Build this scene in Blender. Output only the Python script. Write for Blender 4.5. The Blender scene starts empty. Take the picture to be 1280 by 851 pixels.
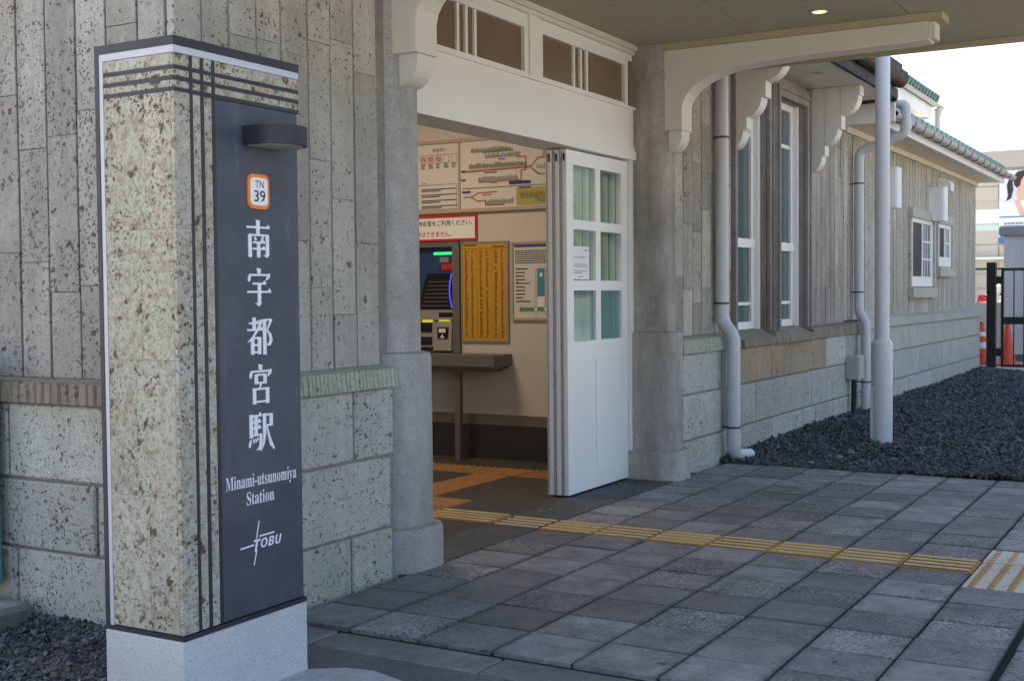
import bpy, math, random
import numpy as np
from mathutils import Vector, Matrix
random.seed(7); rng = np.random.default_rng(7)
S = bpy.context.scene
COL = S.collection
PI = math.pi

# ------------------------------------------------------------ camera
CAM = Vector((0.0, -3.08, 1.2))
yaw, pitch, roll, FPX = 0.525136, 0.0368715, 0.00873567, 1533.04
f0 = Vector((math.cos(yaw), math.sin(yaw), 0)); r0 = f0.cross(Vector((0, 0, 1)))
fw = f0 * math.cos(pitch) - Vector((0, 0, 1)) * math.sin(pitch); d0 = fw.cross(r0)
rt = math.cos(roll) * r0 + math.sin(roll) * d0; dn = -math.sin(roll) * r0 + math.cos(roll) * d0
cd = bpy.data.cameras.new('camera'); cam = bpy.data.objects.new('camera', cd); COL.objects.link(cam)
cam.matrix_world = Matrix(((rt.x, -dn.x, -fw.x, CAM.x), (rt.y, -dn.y, -fw.y, CAM.y), (rt.z, -dn.z, -fw.z, CAM.z), (0, 0, 0, 1)))
cd.sensor_width = 36; cd.lens = FPX / 1280 * 36; cd.clip_start = 0.05; cd.clip_end = 2000
cd.dof.use_dof = True; cd.dof.focus_distance = 6.0; cd.dof.aperture_fstop = 9.0
S.camera = cam
# ------------------------------------------------------------ sky, sun, exposure
SUN_EL, SUN_AZ = math.radians(37), math.radians(20)      # azimuth from +Y (behind the station) toward +X
W = bpy.data.worlds.new('World'); S.world = W; W.use_nodes = True
wn, wl = W.node_tree.nodes, W.node_tree.links
sky = wn.new('ShaderNodeTexSky'); sky.sky_type = 'NISHITA'; sky.sun_disc = False
sky.sun_elevation = SUN_EL; sky.sun_rotation = SUN_AZ
sky.air_density = 1.0; sky.dust_density = 4.0; sky.ozone_density = 0.3; sky.altitude = 50
bg = wn['Background']; bg.inputs[1].default_value = 0.10; wl.new(sky.outputs[0], bg.inputs[0])
sd = bpy.data.lights.new('sun', 'SUN'); sd.energy = 4.6; sd.angle = math.radians(0.5); sd.color = (1, 0.94, 0.85)
so = bpy.data.objects.new('sun', sd); COL.objects.link(so); so.location = (10, 30, 30)
sdir = Vector((math.sin(SUN_AZ) * math.cos(SUN_EL), math.cos(SUN_AZ) * math.cos(SUN_EL), math.sin(SUN_EL)))
so.rotation_euler = sdir.to_track_quat('Z', 'Y').to_euler()
vs = S.view_settings; vs.view_transform = 'Standard'; vs.look = 'None'; vs.gamma = 1; vs.use_curve_mapping = False
vs.exposure = 2.15
try:
    S.cycles.max_bounces = 10; S.cycles.transparent_max_bounces = 32; S.cycles.diffuse_bounces = 4; S.cycles.caustics_reflective = False; S.cycles.caustics_refractive = False
except Exception: pass

# ------------------------------------------------------------ material helpers
MATS = {}
class NT:
    def __init__(s, name):
        m = bpy.data.materials.new(name); m.use_nodes = True; s.m = m
        s.t = m.node_tree; s.b = s.t.nodes['Principled BSDF']; s.out = s.t.nodes['Material Output']
    def n(s, typ, **kw):
        nd = s.t.nodes.new('ShaderNode' + typ)
        for k, v in kw.items(): setattr(nd, k, v)
        return nd
    def set(s, sock, v):
        if hasattr(v, 'is_linked') or hasattr(v, 'links'): s.t.links.new(v, sock)
        else:
            if isinstance(v, (tuple, list)) and len(v) == 3 and sock.type == 'RGBA': v = (*v, 1)
            sock.default_value = v
    def pos(s, offs=True, scale=(1, 1, 1)):
        g = s.n('NewGeometry').outputs['Position']
        if offs:
            r = s.math('MULTIPLY', s.rnd(), 53.0)
            a = s.n('VectorMath', operation='ADD'); s.set(a.inputs[0], g); s.set(a.inputs[1], r); g = a.outputs[0]
        if scale != (1, 1, 1):
            a = s.n('VectorMath', operation='MULTIPLY'); s.set(a.inputs[0], g); a.inputs[1].default_value = scale; g = a.outputs[0]
        return g
    def rnd(s): return s.n('ObjectInfo').outputs['Random']
    def math(s, op, a, b=0.0, c=None):
        nd = s.n('Math', operation=op); s.set(nd.inputs[0], a); s.set(nd.inputs[1], b)
        if c is not None: s.set(nd.inputs[2], c)
        return nd.outputs[0]
    def noise(s, vec, scale, detail=3.0, rough=0.55):
        nd = s.n('TexNoise'); s.set(nd.inputs['Vector'], vec); nd.inputs['Scale'].default_value = scale
        nd.inputs['Detail'].default_value = detail; nd.inputs['Roughness'].default_value = rough
        return nd.outputs[0]
    def vor(s, vec, scale, out='Distance', feature='F1'):
        nd = s.n('TexVoronoi', feature=feature); s.set(nd.inputs['Vector'], vec); nd.inputs['Scale'].default_value = scale
        return nd.outputs[out]
    def ramp(s, fac, a, b, lo=0.0, hi=1.0):
        nd = s.n('MapRange'); s.set(nd.inputs[0], fac); nd.inputs[1].default_value = a; nd.inputs[2].default_value = b
        nd.inputs[3].default_value = lo; nd.inputs[4].default_value = hi; return nd.outputs[0]
    def mix(s, fac, a, b, blend='MIX'):
        nd = s.n('Mix', data_type='RGBA', blend_type=blend); s.set(nd.inputs[0], fac); s.set(nd.inputs[6], a); s.set(nd.inputs[7], b)
        return nd.outputs[2]
    def bright(s, col, fac):
        nd = s.n('VectorMath', operation='SCALE'); s.set(nd.inputs[0], col); s.set(nd.inputs['Scale'], fac); return nd.outputs[0]
    def bump(s, h, strength=0.4, dist=0.01):
        nd = s.n('Bump'); s.set(nd.inputs['Height'], h); nd.inputs['Strength'].default_value = strength; nd.inputs['Distance'].default_value = dist
        s.t.links.new(nd.outputs[0], s.b.inputs['Normal'])
    def done(s, col=None, rough=None, metal=None, spec=None):
        if col is not None: s.set(s.b.inputs['Base Color'], col)
        if rough is not None: s.set(s.b.inputs['Roughness'], rough)
        if metal is not None: s.b.inputs['Metallic'].default_value = metal
        if spec is not None: s.b.inputs['Specular IOR Level'].default_value = spec
        MATS[s.m.name] = s.m; return s.m

def oya(name, c1, c2, pitc, pit=0.60, spots=0.0, stain=0.0, stainc=(0.13, 0.10, 0.075), var=0.12, dens=0.35, spot_scale=15, rough=0.92, spot_amt=0.85, fine=0.75, tan=0.0):
    t = NT(name); p = t.pos(); r = t.rnd()
    nz = t.n('TexNoise'); t.set(nz.inputs['Vector'], p); nz.inputs['Scale'].default_value = 38; nz.inputs['Detail'].default_value = 3
    def warp(k):
        w = t.n('VectorMath', operation='MULTIPLY_ADD'); t.set(w.inputs[0], nz.outputs[1]); w.inputs[1].default_value = (k, k, k * 0.9); t.set(w.inputs[2], p); return w.outputs[0]
    def layer(scale, frac, rmax, k, soft=0.12):
        q = warp(k); vd = t.vor(q, scale); sp = t.n('SeparateColor'); t.set(sp.inputs[0], t.vor(q, scale, 'Color'))
        rad = t.math('MULTIPLY', t.math('POWER', t.ramp(sp.outputs[0], 1 - frac, 1.0), 0.6), rmax)
        d_ = t.math('SUBTRACT', rad, vd); return t.ramp(d_, 0.0, soft), t.math('MULTIPLY', t.ramp(d_, 0.02, 0.20, 1.0, 0.0), sp.outputs[1])
    base = t.mix(t.ramp(t.noise(p, 2.6, 5), 0.35, 0.68), c1, c2)
    base = t.mix(t.ramp(t.noise(p, 24, 4, 0.65), 0.42, 0.72, 0, 0.45), base, tuple(x * 0.70 for x in c2))
    base = t.mix(t.ramp(t.noise(p, 150, 2), 0.45, 0.75, 0, 0.35), base, tuple(x * 0.60 for x in c1))
    base = t.mix(t.ramp(t.noise(p, 210, 2), 0.56, 0.74, 0, 0.5), base, tuple(min(0.8, x * 1.5) for x in c1))
    if tan > 0:
        base = t.mix(t.ramp(t.noise(p, 34, 5, 0.65), 0.47, 0.66, 0, tan), base, (0.27, 0.20, 0.125)); base = t.mix(t.ramp(t.noise(p, 70, 3, 0.6), 0.55, 0.68, 0, tan), base, (0.20, 0.14, 0.08))
    if stain > 0:
        q = t.pos(False, (9, 9, 1.0)); st = t.math('MULTIPLY', t.ramp(t.noise(q, 1.0, 5, 0.6), 0.40, 0.68), stain)
        base = t.mix(st, base, stainc)
        st2 = t.math('MULTIPLY', t.ramp(t.noise(t.pos(False), 1.7, 4), 0.45, 0.75), stain * 0.7)
        base = t.mix(st2, base, stainc)
    mask = t.ramp(t.noise(p, 6, 3), 0.34, 0.62, 0.15, 1.0)
    s0, v0 = layer(150, min(0.9, dens * 1.3), 0.50, 0.010); s1, v1 = layer(78, dens, 0.46, 0.022); s2, v2 = layer(38, dens * 0.75, 0.40, 0.042)
    s0 = t.math('MULTIPLY', s0, mask); s1 = t.math('MULTIPLY', s1, mask); s2 = t.math('MULTIPLY', s2, mask)
    lt = tuple(x * 2.2 for x in pitc)
    base = t.mix(t.math('MULTIPLY', s0, fine), base, t.mix(v0, pitc, lt)); base = t.mix(t.math('MULTIPLY', s1, 0.9), base, t.mix(v1, pitc, lt)); base = t.mix(t.math('MULTIPLY', s2, 0.9), base, t.mix(v2, pitc, lt))
    pits = t.math('MAXIMUM', s1, s2)
    if spots > 0:
        s3, v3 = layer(spot_scale, spots, 0.34, 0.075, 0.14)
        base = t.mix(t.math('MULTIPLY', s3, spot_amt), base, t.mix(v3, pitc, tuple(x * 2.6 for x in pitc))); pits = t.math('MAXIMUM', pits, t.math('MULTIPLY', s3, 0.8))
    base = t.bright(base, t.ramp(r, 0, 1, 1 - var, 1 + var))
    hgt = t.math('SUBTRACT', t.math('MULTIPLY', t.noise(p, 80, 4, 0.65), 0.6), pits)
    t.bump(hgt, 0.8, 0.006)
    return t.done(base, rough, spec=0.2)

def concrete(name, c1, c2, speck=0.4, stain=0.0, stainc=(0.12, 0.10, 0.08), var=0.06, rough=0.9, bumpd=0.004, speckscale=170, mott=0.35):
    t = NT(name); p = t.pos()
    base = t.mix(t.ramp(t.noise(p, 2.4, 6, 0.6), 0.33, 0.68), c1, c2)
    base = t.mix(t.ramp(t.noise(p, speckscale, 2), 0.54, 0.64, 0, speck), base, tuple(x * 0.38 for x in c1))
    base = t.mix(t.ramp(t.noise(p, speckscale * 1.25, 2), 0.58, 0.68, 0, speck), base, tuple(min(0.85, x * 1.7) for x in c2))
    base = t.mix(t.ramp(t.noise(p, 17, 6, 0.7), 0.42, 0.66, 0, mott), base, tuple(x * 0.62 for x in c2)); base = t.mix(t.ramp(t.noise(p, 11, 6, 0.7), 0.56, 0.72, 0, mott), base, tuple(min(0.8, x * 1.35) for x in c1))
    if stain > 0:
        q = t.pos(False, (5, 5, 1.1)); st = t.math('MULTIPLY', t.ramp(t.noise(q, 1.0, 5, 0.6), 0.40, 0.70), stain)
        base = t.mix(st, base, stainc)
    base = t.bright(base, t.ramp(t.rnd(), 0, 1, 1 - var, 1 + var))
    t.bump(t.noise(p, 140, 4, 0.6), 0.55, bumpd)
    return t.done(base, rough, spec=0.25)

def paint(name, c, rough=0.45, metal=0.0, dirt=0.10, bump=0.0, var=0.02, spec=0.5):
    t = NT(name); p = t.pos()
    nz = t.ramp(t.noise(p, 4.5, 6, 0.65), 0.45, 0.8, 0, dirt)
    base = t.mix(nz, c, tuple(x * 0.55 for x in c))
    base = t.bright(base, t.ramp(t.rnd(), 0, 1, 1 - var, 1 + var))
    if bump: t.bump(t.noise(t.pos(True, (1, 1, 0.25)), 60, 4), bump, 0.003)
    else: t.bump(t.noise(p, 180, 3), 0.08, 0.002)
    return t.done(base, t.ramp(t.noise(p, 9, 4), 0.3, 0.7, rough * 0.85, min(1, rough * 1.2)), metal, spec)

def flat(name, c, rough=0.6, emit=0):
    t = NT(name); t.set(t.b.inputs['Base Color'], c); t.b.inputs['Roughness'].default_value = rough
    t.bump(t.noise(t.pos(), 220, 2), 0.05, 0.001)
    if emit: t.set(t.b.inputs['Emission Color'], c); t.b.inputs['Emission Strength'].default_value = emit
    return t.done()

def glass(name, tint=(0.9, 0.96, 0.95), refl=0.12, diff=None, dfac=0.0):
    t = NT(name); tr = t.n('BsdfTransparent'); tr.inputs[0].default_value = (*tint, 1)
    gl = t.n('BsdfGlossy'); gl.inputs['Roughness'].default_value = 0.04
    lw = t.n('LayerWeight'); lw.inputs[0].default_value = 0.5; fac = t.math('ADD', t.math('MULTIPLY', t.math('POWER', lw.outputs['Facing'], 4.0), 0.45), 0.03)
    nz = t.ramp(t.noise(t.pos(), 3, 2), 0.3, 0.7, 0.9, 1.1)
    mx = t.n('MixShader'); t.set(mx.inputs[0], t.math('MULTIPLY', fac, nz)); t.set(mx.inputs[1], tr.outputs[0]); t.set(mx.inputs[2], gl.outputs[0])
    last = mx
    if diff:
        df = t.n('BsdfDiffuse'); df.inputs[0].default_value = (*diff, 1)
        m2 = t.n('MixShader'); m2.inputs[0].default_value = dfac; t.set(m2.inputs[1], mx.outputs[0]); t.set(m2.inputs[2], df.outputs[0]); last = m2
    t.t.links.new(last.outputs[0], t.out.inputs[0]); return t.done()

# stone and concrete
oya('stone_left', (0.50, 0.49, 0.445), (0.41, 0.39, 0.345), (0.10, 0.072, 0.052), spots=0.12, stain=0.42, stainc=(0.25, 0.215, 0.18), dens=0.32, fine=0.45)
oya('stone_side', (0.42, 0.42, 0.39), (0.32, 0.305, 0.27), (0.075, 0.052, 0.038), spots=0.45, stain=0.45, stainc=(0.20, 0.17, 0.145), dens=0.62, spot_scale=21, fine=0.6)  # mottled stone; base and stains also darkened to stand in for side-wall shade
oya('stone_plinth', (0.50, 0.50, 0.45), (0.43, 0.425, 0.37), (0.085, 0.058, 0.040), spots=0.25, stain=0.16, dens=0.66, spot_scale=22, fine=0.6)
oya('stone_plinth_brown', (0.40, 0.315, 0.215), (0.32, 0.245, 0.16), (0.075, 0.046, 0.028), spots=0.30, stain=0.12, dens=0.5)
oya('stone_cap', (0.43, 0.45, 0.375), (0.36, 0.37, 0.30), (0.13, 0.10, 0.075), stain=0.15, dens=0.25)
oya('stone_cap_worn', (0.34, 0.29, 0.235), (0.26, 0.22, 0.175), (0.075, 0.055, 0.04), stain=0.35, dens=0.45)
oya('stone_right', (0.50, 0.47, 0.405), (0.39, 0.355, 0.295), (0.085, 0.058, 0.040), spots=0.16, stain=0.45, stainc=(0.21, 0.17, 0.13), var=0.2, dens=0.42)
oya('stone_stained', (0.43, 0.39, 0.345), (0.33, 0.29, 0.25), (0.10, 0.072, 0.055), stain=0.6, stainc=(0.20, 0.16, 0.135), var=0.1, dens=0.25)
oya('stone_wing', (0.50, 0.475, 0.40), (0.43, 0.40, 0.33), (0.075, 0.052, 0.036), spots=0.30, stain=0.08, var=0.12, dens=0.55, spot_scale=20)
oya('stone_wing_plinth', (0.52, 0.51, 0.455), (0.46, 0.44, 0.385), (0.14, 0.10, 0.07), spots=0.2, stain=0.05, var=0.06, dens=0.45)
oya('stone_sign', (0.48, 0.48, 0.41), (0.42, 0.405, 0.33), (0.070, 0.040, 0.020), spots=0.75, var=0.04, spot_scale=17, dens=0.66, tan=0.62)
concrete('mortar', (0.27, 0.255, 0.235), (0.22, 0.205, 0.19), 0.3)
concrete('wing_joint', (0.13, 0.12, 0.105), (0.10, 0.09, 0.08), 0.3)
concrete('column_concrete', (0.43, 0.42, 0.405), (0.34, 0.33, 0.315), 0.6, 0.5, (0.22, 0.185, 0.15))
concrete('column_concrete_right', (0.46, 0.435, 0.40), (0.34, 0.315, 0.285), 0.55, 0.7, (0.15, 0.12, 0.095))
concrete('surround_stucco', (0.36, 0.335, 0.315), (0.26, 0.235, 0.22), 0.7, 0.6, (0.15, 0.115, 0.09))
concrete('granite', (0.56, 0.57, 0.58), (0.50, 0.51, 0.52), 0.34, mott=0.08, speckscale=130, bumpd=0.001, rough=0.75)
concrete('threshold', (0.105, 0.105, 0.108), (0.075, 0.075, 0.078), 0.3, rough=0.7)
concrete('hall_floor', (0.085, 0.078, 0.07), (0.06, 0.055, 0.05), 0.3, rough=0.6)
concrete('pad', (0.50, 0.50, 0.49), (0.38, 0.38, 0.375), 0.5)
concrete('kerb_stone', (0.27, 0.27, 0.255), (0.18, 0.18, 0.17), 0.7, 0.5, (0.075, 0.08, 0.065))
concrete('asphalt', (0.19, 0.19, 0.185), (0.12, 0.122, 0.122), 0.9)
concrete('plaza', (0.36, 0.33, 0.29), (0.31, 0.285, 0.25), 0.4)
concrete('joint_dirt', (0.028, 0.027, 0.025), (0.018, 0.018, 0.016), 0.3)
concrete('block_wall', (0.72, 0.68, 0.60), (0.66, 0.62, 0.54), 0.1)
concrete('lot_gravel', (0.46, 0.44, 0.40), (0.38, 0.36, 0.33), 0.5)
# paving tile: random grey, some with exposed aggregate
t = NT('paving'); p = t.pos(); r = t.rnd()
gr = t.mix(r, (0.31, 0.305, 0.30), (0.15, 0.149, 0.15))
gr = t.mix(t.ramp(t.noise(p, 5, 6, 0.7), 0.40, 0.70, 0, 0.75), gr, (0.085, 0.084, 0.084))
gr = t.bright(gr, t.ramp(t.noise(p, 170, 3, 0.7), 0.3, 0.7, 0.72, 1.28))
agm = t.math('MULTIPLY', t.ramp(t.math('FRACT', t.math('MULTIPLY', r, 7.31)), 0.2, 0.75), t.ramp(t.noise(p, 4, 3), 0.32, 0.6))
vc = t.n('SeparateColor'); t.set(vc.inputs[0], t.vor(p, 120, 'Color'))
ag = t.ramp(vc.outputs[0], 0.0, 1.0, 0.25, 1.75)
gr = t.bright(gr, t.math('ADD', t.math('MULTIPLY', agm, t.math('SUBTRACT', ag, 1.0)), 1.0))
gr = t.mix(t.ramp(t.noise(p, 14, 2), 0.70, 0.76, 0, 0.7), gr, (0.03, 0.03, 0.03))
gr = t.mix(t.ramp(t.noise(p, 230, 1), 0.72, 0.76, 0, 0.5), gr, (0.4, 0.4, 0.38))
tc = t.n('TexCoord').outputs['Object']; sx = t.n('SeparateXYZ'); t.set(sx.inputs[0], tc)
ed = t.math('MAXIMUM', t.math('ABSOLUTE', sx.outputs[0]), t.math('ABSOLUTE', sx.outputs[1]))
ed = t.math('ADD', ed, t.math('MULTIPLY', t.math('SUBTRACT', t.noise(p, 22, 4), 0.5), 0.05))
gr = t.mix(t.ramp(ed, 0.126, 0.15, 0, 0.6), gr, (0.05, 0.048, 0.045))
t.bump(t.math('ADD', t.math('MULTIPLY', t.math('MULTIPLY', vc.outputs[0], agm), 0.8), t.noise(p, 120, 4)), 0.6, 0.004)
t.done(gr, t.ramp(t.noise(p, 7, 3), 0.3, 0.7, 0.6, 0.85), spec=0.35)
def tact(name, c, worn):
    t = NT(name); p = t.pos()
    b = t.mix(t.ramp(t.noise(p, 9, 5, 0.65), 0.38, 0.72, 0, 0.65), c, worn)
    b = t.mix(t.ramp(t.noise(p, 60, 3), 0.58, 0.7, 0, 0.5), b, (0.10, 0.08, 0.06)); t.bump(t.noise(p, 150, 3), 0.3, 0.002)
    t.done(b, 0.75, spec=0.3)
tact('tactile_yellow', (0.40, 0.225, 0.06), (0.27, 0.16, 0.06)); tact('tactile_ridge', (0.62, 0.46, 0.25), (0.50, 0.34, 0.14))
tact('tactile_white', (0.62, 0.56, 0.47), (0.50, 0.42, 0.32)); tact('tactile_dot', (0.46, 0.27, 0.10), (0.40, 0.28, 0.16)); tact('tactile_warm_lit', (0.36, 0.175, 0.06), (0.24, 0.125, 0.05))  # hall tiles and dots: warm lamp light put into their orange colour
tact('tactile_warm_lit_dot', (0.42, 0.23, 0.09), (0.33, 0.17, 0.07))
t = NT('gravel'); p = t.pos(False); vg = t.n('SeparateColor'); t.set(vg.inputs[0], t.vor(p, 32, 'Color'))
g = t.mix(t.math('POWER', vg.outputs[0], 1.6), (0.042, 0.045, 0.053), (0.15, 0.155, 0.17))
g = t.mix(t.ramp(t.noise(p, 75, 1), 0.62, 0.70), g, (0.22, 0.22, 0.22)); g = t.mix(t.ramp(t.noise(p, 3, 3), 0.45, 0.7, 0, 0.5), g, (0.05, 0.05, 0.052)); t.bump(t.noise(p, 200, 3), 0.5, 0.003); t.done(g, 0.8, spec=0.3)
# paints etc
paint('white_paint', (0.80, 0.785, 0.755), 0.45, dirt=0.05)
paint('white_wood', (0.66, 0.64, 0.585), 0.5, dirt=0.10, bump=0.35)
paint('cream_wood', (0.66, 0.635, 0.57), 0.55, dirt=0.12, bump=0.5)
paint('door_white', (0.83, 0.815, 0.79), 0.35, dirt=0.05)
paint('ceiling_paint', (0.385, 0.37, 0.27), 0.7, dirt=0.06)
paint('trim_khaki', (0.42, 0.365, 0.235), 0.6, dirt=0.06)
paint('soffit_white', (0.60, 0.585, 0.53), 0.6, dirt=0.08)
paint('soffit_cream', (0.70, 0.63, 0.50), 0.6, dirt=0.06)
paint('fascia_white', (0.74, 0.74, 0.73), 0.45, dirt=0.05)
paint('pipe_grey', (0.50, 0.51, 0.53), 0.32, dirt=0.05)
paint('pole_grey', (0.56, 0.575, 0.61), 0.30, dirt=0.04)
paint('gutter_grey', (0.36, 0.345, 0.33), 0.4, dirt=0.12)
paint('copper_brown', (0.032, 0.017, 0.013), 0.6, 0.0, dirt=0.4, spec=0.25)
paint('black_metal', (0.012, 0.012, 0.014), 0.4)
paint('dark_band', (0.018, 0.019, 0.030), 0.5, dirt=0.05)
paint('silver_band', (0.50, 0.51, 0.58), 0.35, dirt=0.03)
paint('box_beige', (0.38, 0.39, 0.33), 0.5)
paint('vent_white', (0.78, 0.78, 0.77), 0.4, dirt=0.03)
paint('turquoise', (0.10, 0.27, 0.30), 0.5, dirt=0.5)
paint('green_tile', (0.022, 0.115, 0.09), 0.3, dirt=0.3)
paint('clamp_dark', (0.05, 0.05, 0.05), 0.5)
paint('hall_wall', (0.60, 0.555, 0.51), 0.75, dirt=0.10)
paint('hall_skirt', (0.16, 0.135, 0.12), 0.5)
paint('hall_stone', (0.030, 0.030, 0.030), 0.55, dirt=0.5)
paint('counter_grey', (0.15, 0.135, 0.125), 0.45)
paint('frame_wood', (0.46, 0.37, 0.27), 0.5)
paint('frame_metal', (0.45, 0.45, 0.46), 0.3, 0.6)
paint('paper', (0.66, 0.64, 0.60), 0.55, dirt=0.02)
paint('paper_white', (0.82, 0.82, 0.82), 0.6, dirt=0.01)
paint('paper_yellow', (0.56, 0.30, 0.025), 0.55, dirt=0.05)
paint('machine_silver', (0.38, 0.36, 0.33), 0.35, 0.2)
paint('machine_blue', (0.02, 0.07, 0.16), 0.3)
paint('machine_dark', (0.012, 0.013, 0.016), 0.2)
paint('cone_red', (0.72, 0.075, 0.035), 0.45); paint('cone_white', (0.8, 0.8, 0.8), 0.4)
paint('car_white', (0.62, 0.66, 0.70), 0.2, dirt=0.02); paint('tail_red', (0.45, 0.02, 0.03), 0.15); paint('tyre', (0.02, 0.02, 0.02), 0.8); paint('rim', (0.4, 0.4, 0.42), 0.3, 0.8)
paint('shed_white', (0.62, 0.62, 0.64), 0.5, dirt=0.05); paint('shed_roof', (0.28, 0.29, 0.31), 0.5)
paint('far_beige', (0.50, 0.45, 0.38), 0.8, dirt=0.08); paint('far_white', (0.72, 0.73, 0.72), 0.7); paint('far_green', (0.52, 0.66, 0.60), 0.7); paint('far_top', (0.42, 0.39, 0.34), 0.8)
paint('fence_green', (0.03, 0.22, 0.14), 0.5)
paint('concrete_fill', (0.3, 0.29, 0.27), 0.9)
t = NT('slate_panel'); p = t.pos(False); b = t.mix(t.ramp(t.noise(p, 5, 6, 0.65), 0.35, 0.7), (0.066, 0.077, 0.108), (0.040, 0.048, 0.070))
b = t.mix(t.ramp(t.noise(t.pos(False, (9, 9, 1.2)), 1.6, 4), 0.60, 0.75, 0, 0.35), b, (0.14, 0.155, 0.20)); t.bump(t.noise(p, 25, 5), 0.15, 0.003); t.done(b, 0.5, spec=0.4)
t = NT('transom_glass'); p = t.pos(False); b = t.mix(t.noise(p, 6, 3), (0.15, 0.105, 0.068), (0.20, 0.145, 0.098))
t.bump(t.noise(p, 150, 3), 0.25, 0.002); t.done(b, 0.28, spec=0.5)
t = NT('window_glass'); p = t.pos(False); b = t.mix(t.noise(p, 2, 2), (0.07, 0.115, 0.12), (0.10, 0.15, 0.155)); t.done(b, 0.12, spec=0.6)
t = NT('dark_glass'); p = t.pos(False); b = t.mix(t.noise(p, 2, 2), (0.012, 0.013, 0.014), (0.02, 0.021, 0.022)); t.done(b, 0.4, spec=0.15)
t = NT('car_glass'); p = t.pos(False); b = t.mix(t.noise(p, 2, 2), (0.012, 0.03, 0.032), (0.02, 0.04, 0.045)); t.done(b, 0.06, spec=0.6)
glass('clear_glass'); glass('film_glass', (0.75, 0.88, 0.86), diff=(0.45, 0.62, 0.60), dfac=0.16)
for nm, c in dict(ink=(0.02, 0.02, 0.02), ink_red=(0.55, 0.02, 0.025), white_letter=(0.80, 0.80, 0.86), badge_orange=(0.80, 0.22, 0.03), badge_white=(0.82, 0.82, 0.84), ink_brown=(0.10, 0.055, 0.01), ink_grey=(0.25, 0.23, 0.22),
                  ink_blue=(0.03, 0.06, 0.22), map_red=(0.45, 0.10, 0.12), map_green=(0.12, 0.30, 0.18), map_yellow=(0.42, 0.36, 0.10), map_teal=(0.06, 0.28, 0.36), map_brown=(0.32, 0.14, 0.05), board_blue=(0.06, 0.15, 0.40),
                  skin=(0.62, 0.40, 0.32), hair=(0.03, 0.018, 0.018), ad_pale=(0.66, 0.70, 0.76), ad_white=(0.78, 0.80, 0.84), screen=(0.03, 0.045, 0.055), ink_ad=(0.20, 0.24, 0.34)).items(): flat(nm, c)
flat('led_green', (0.02, 0.7, 0.17), emit=0.35); flat('led_blue', (0.05, 0.06, 0.8), emit=0.35); flat('led_yellow', (0.6, 0.6, 0.05), emit=0.12); flat('lamp_warm', (1.0, 0.72, 0.42), emit=0.32); flat('diffuser', (0.3, 0.3, 0.3))

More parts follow.
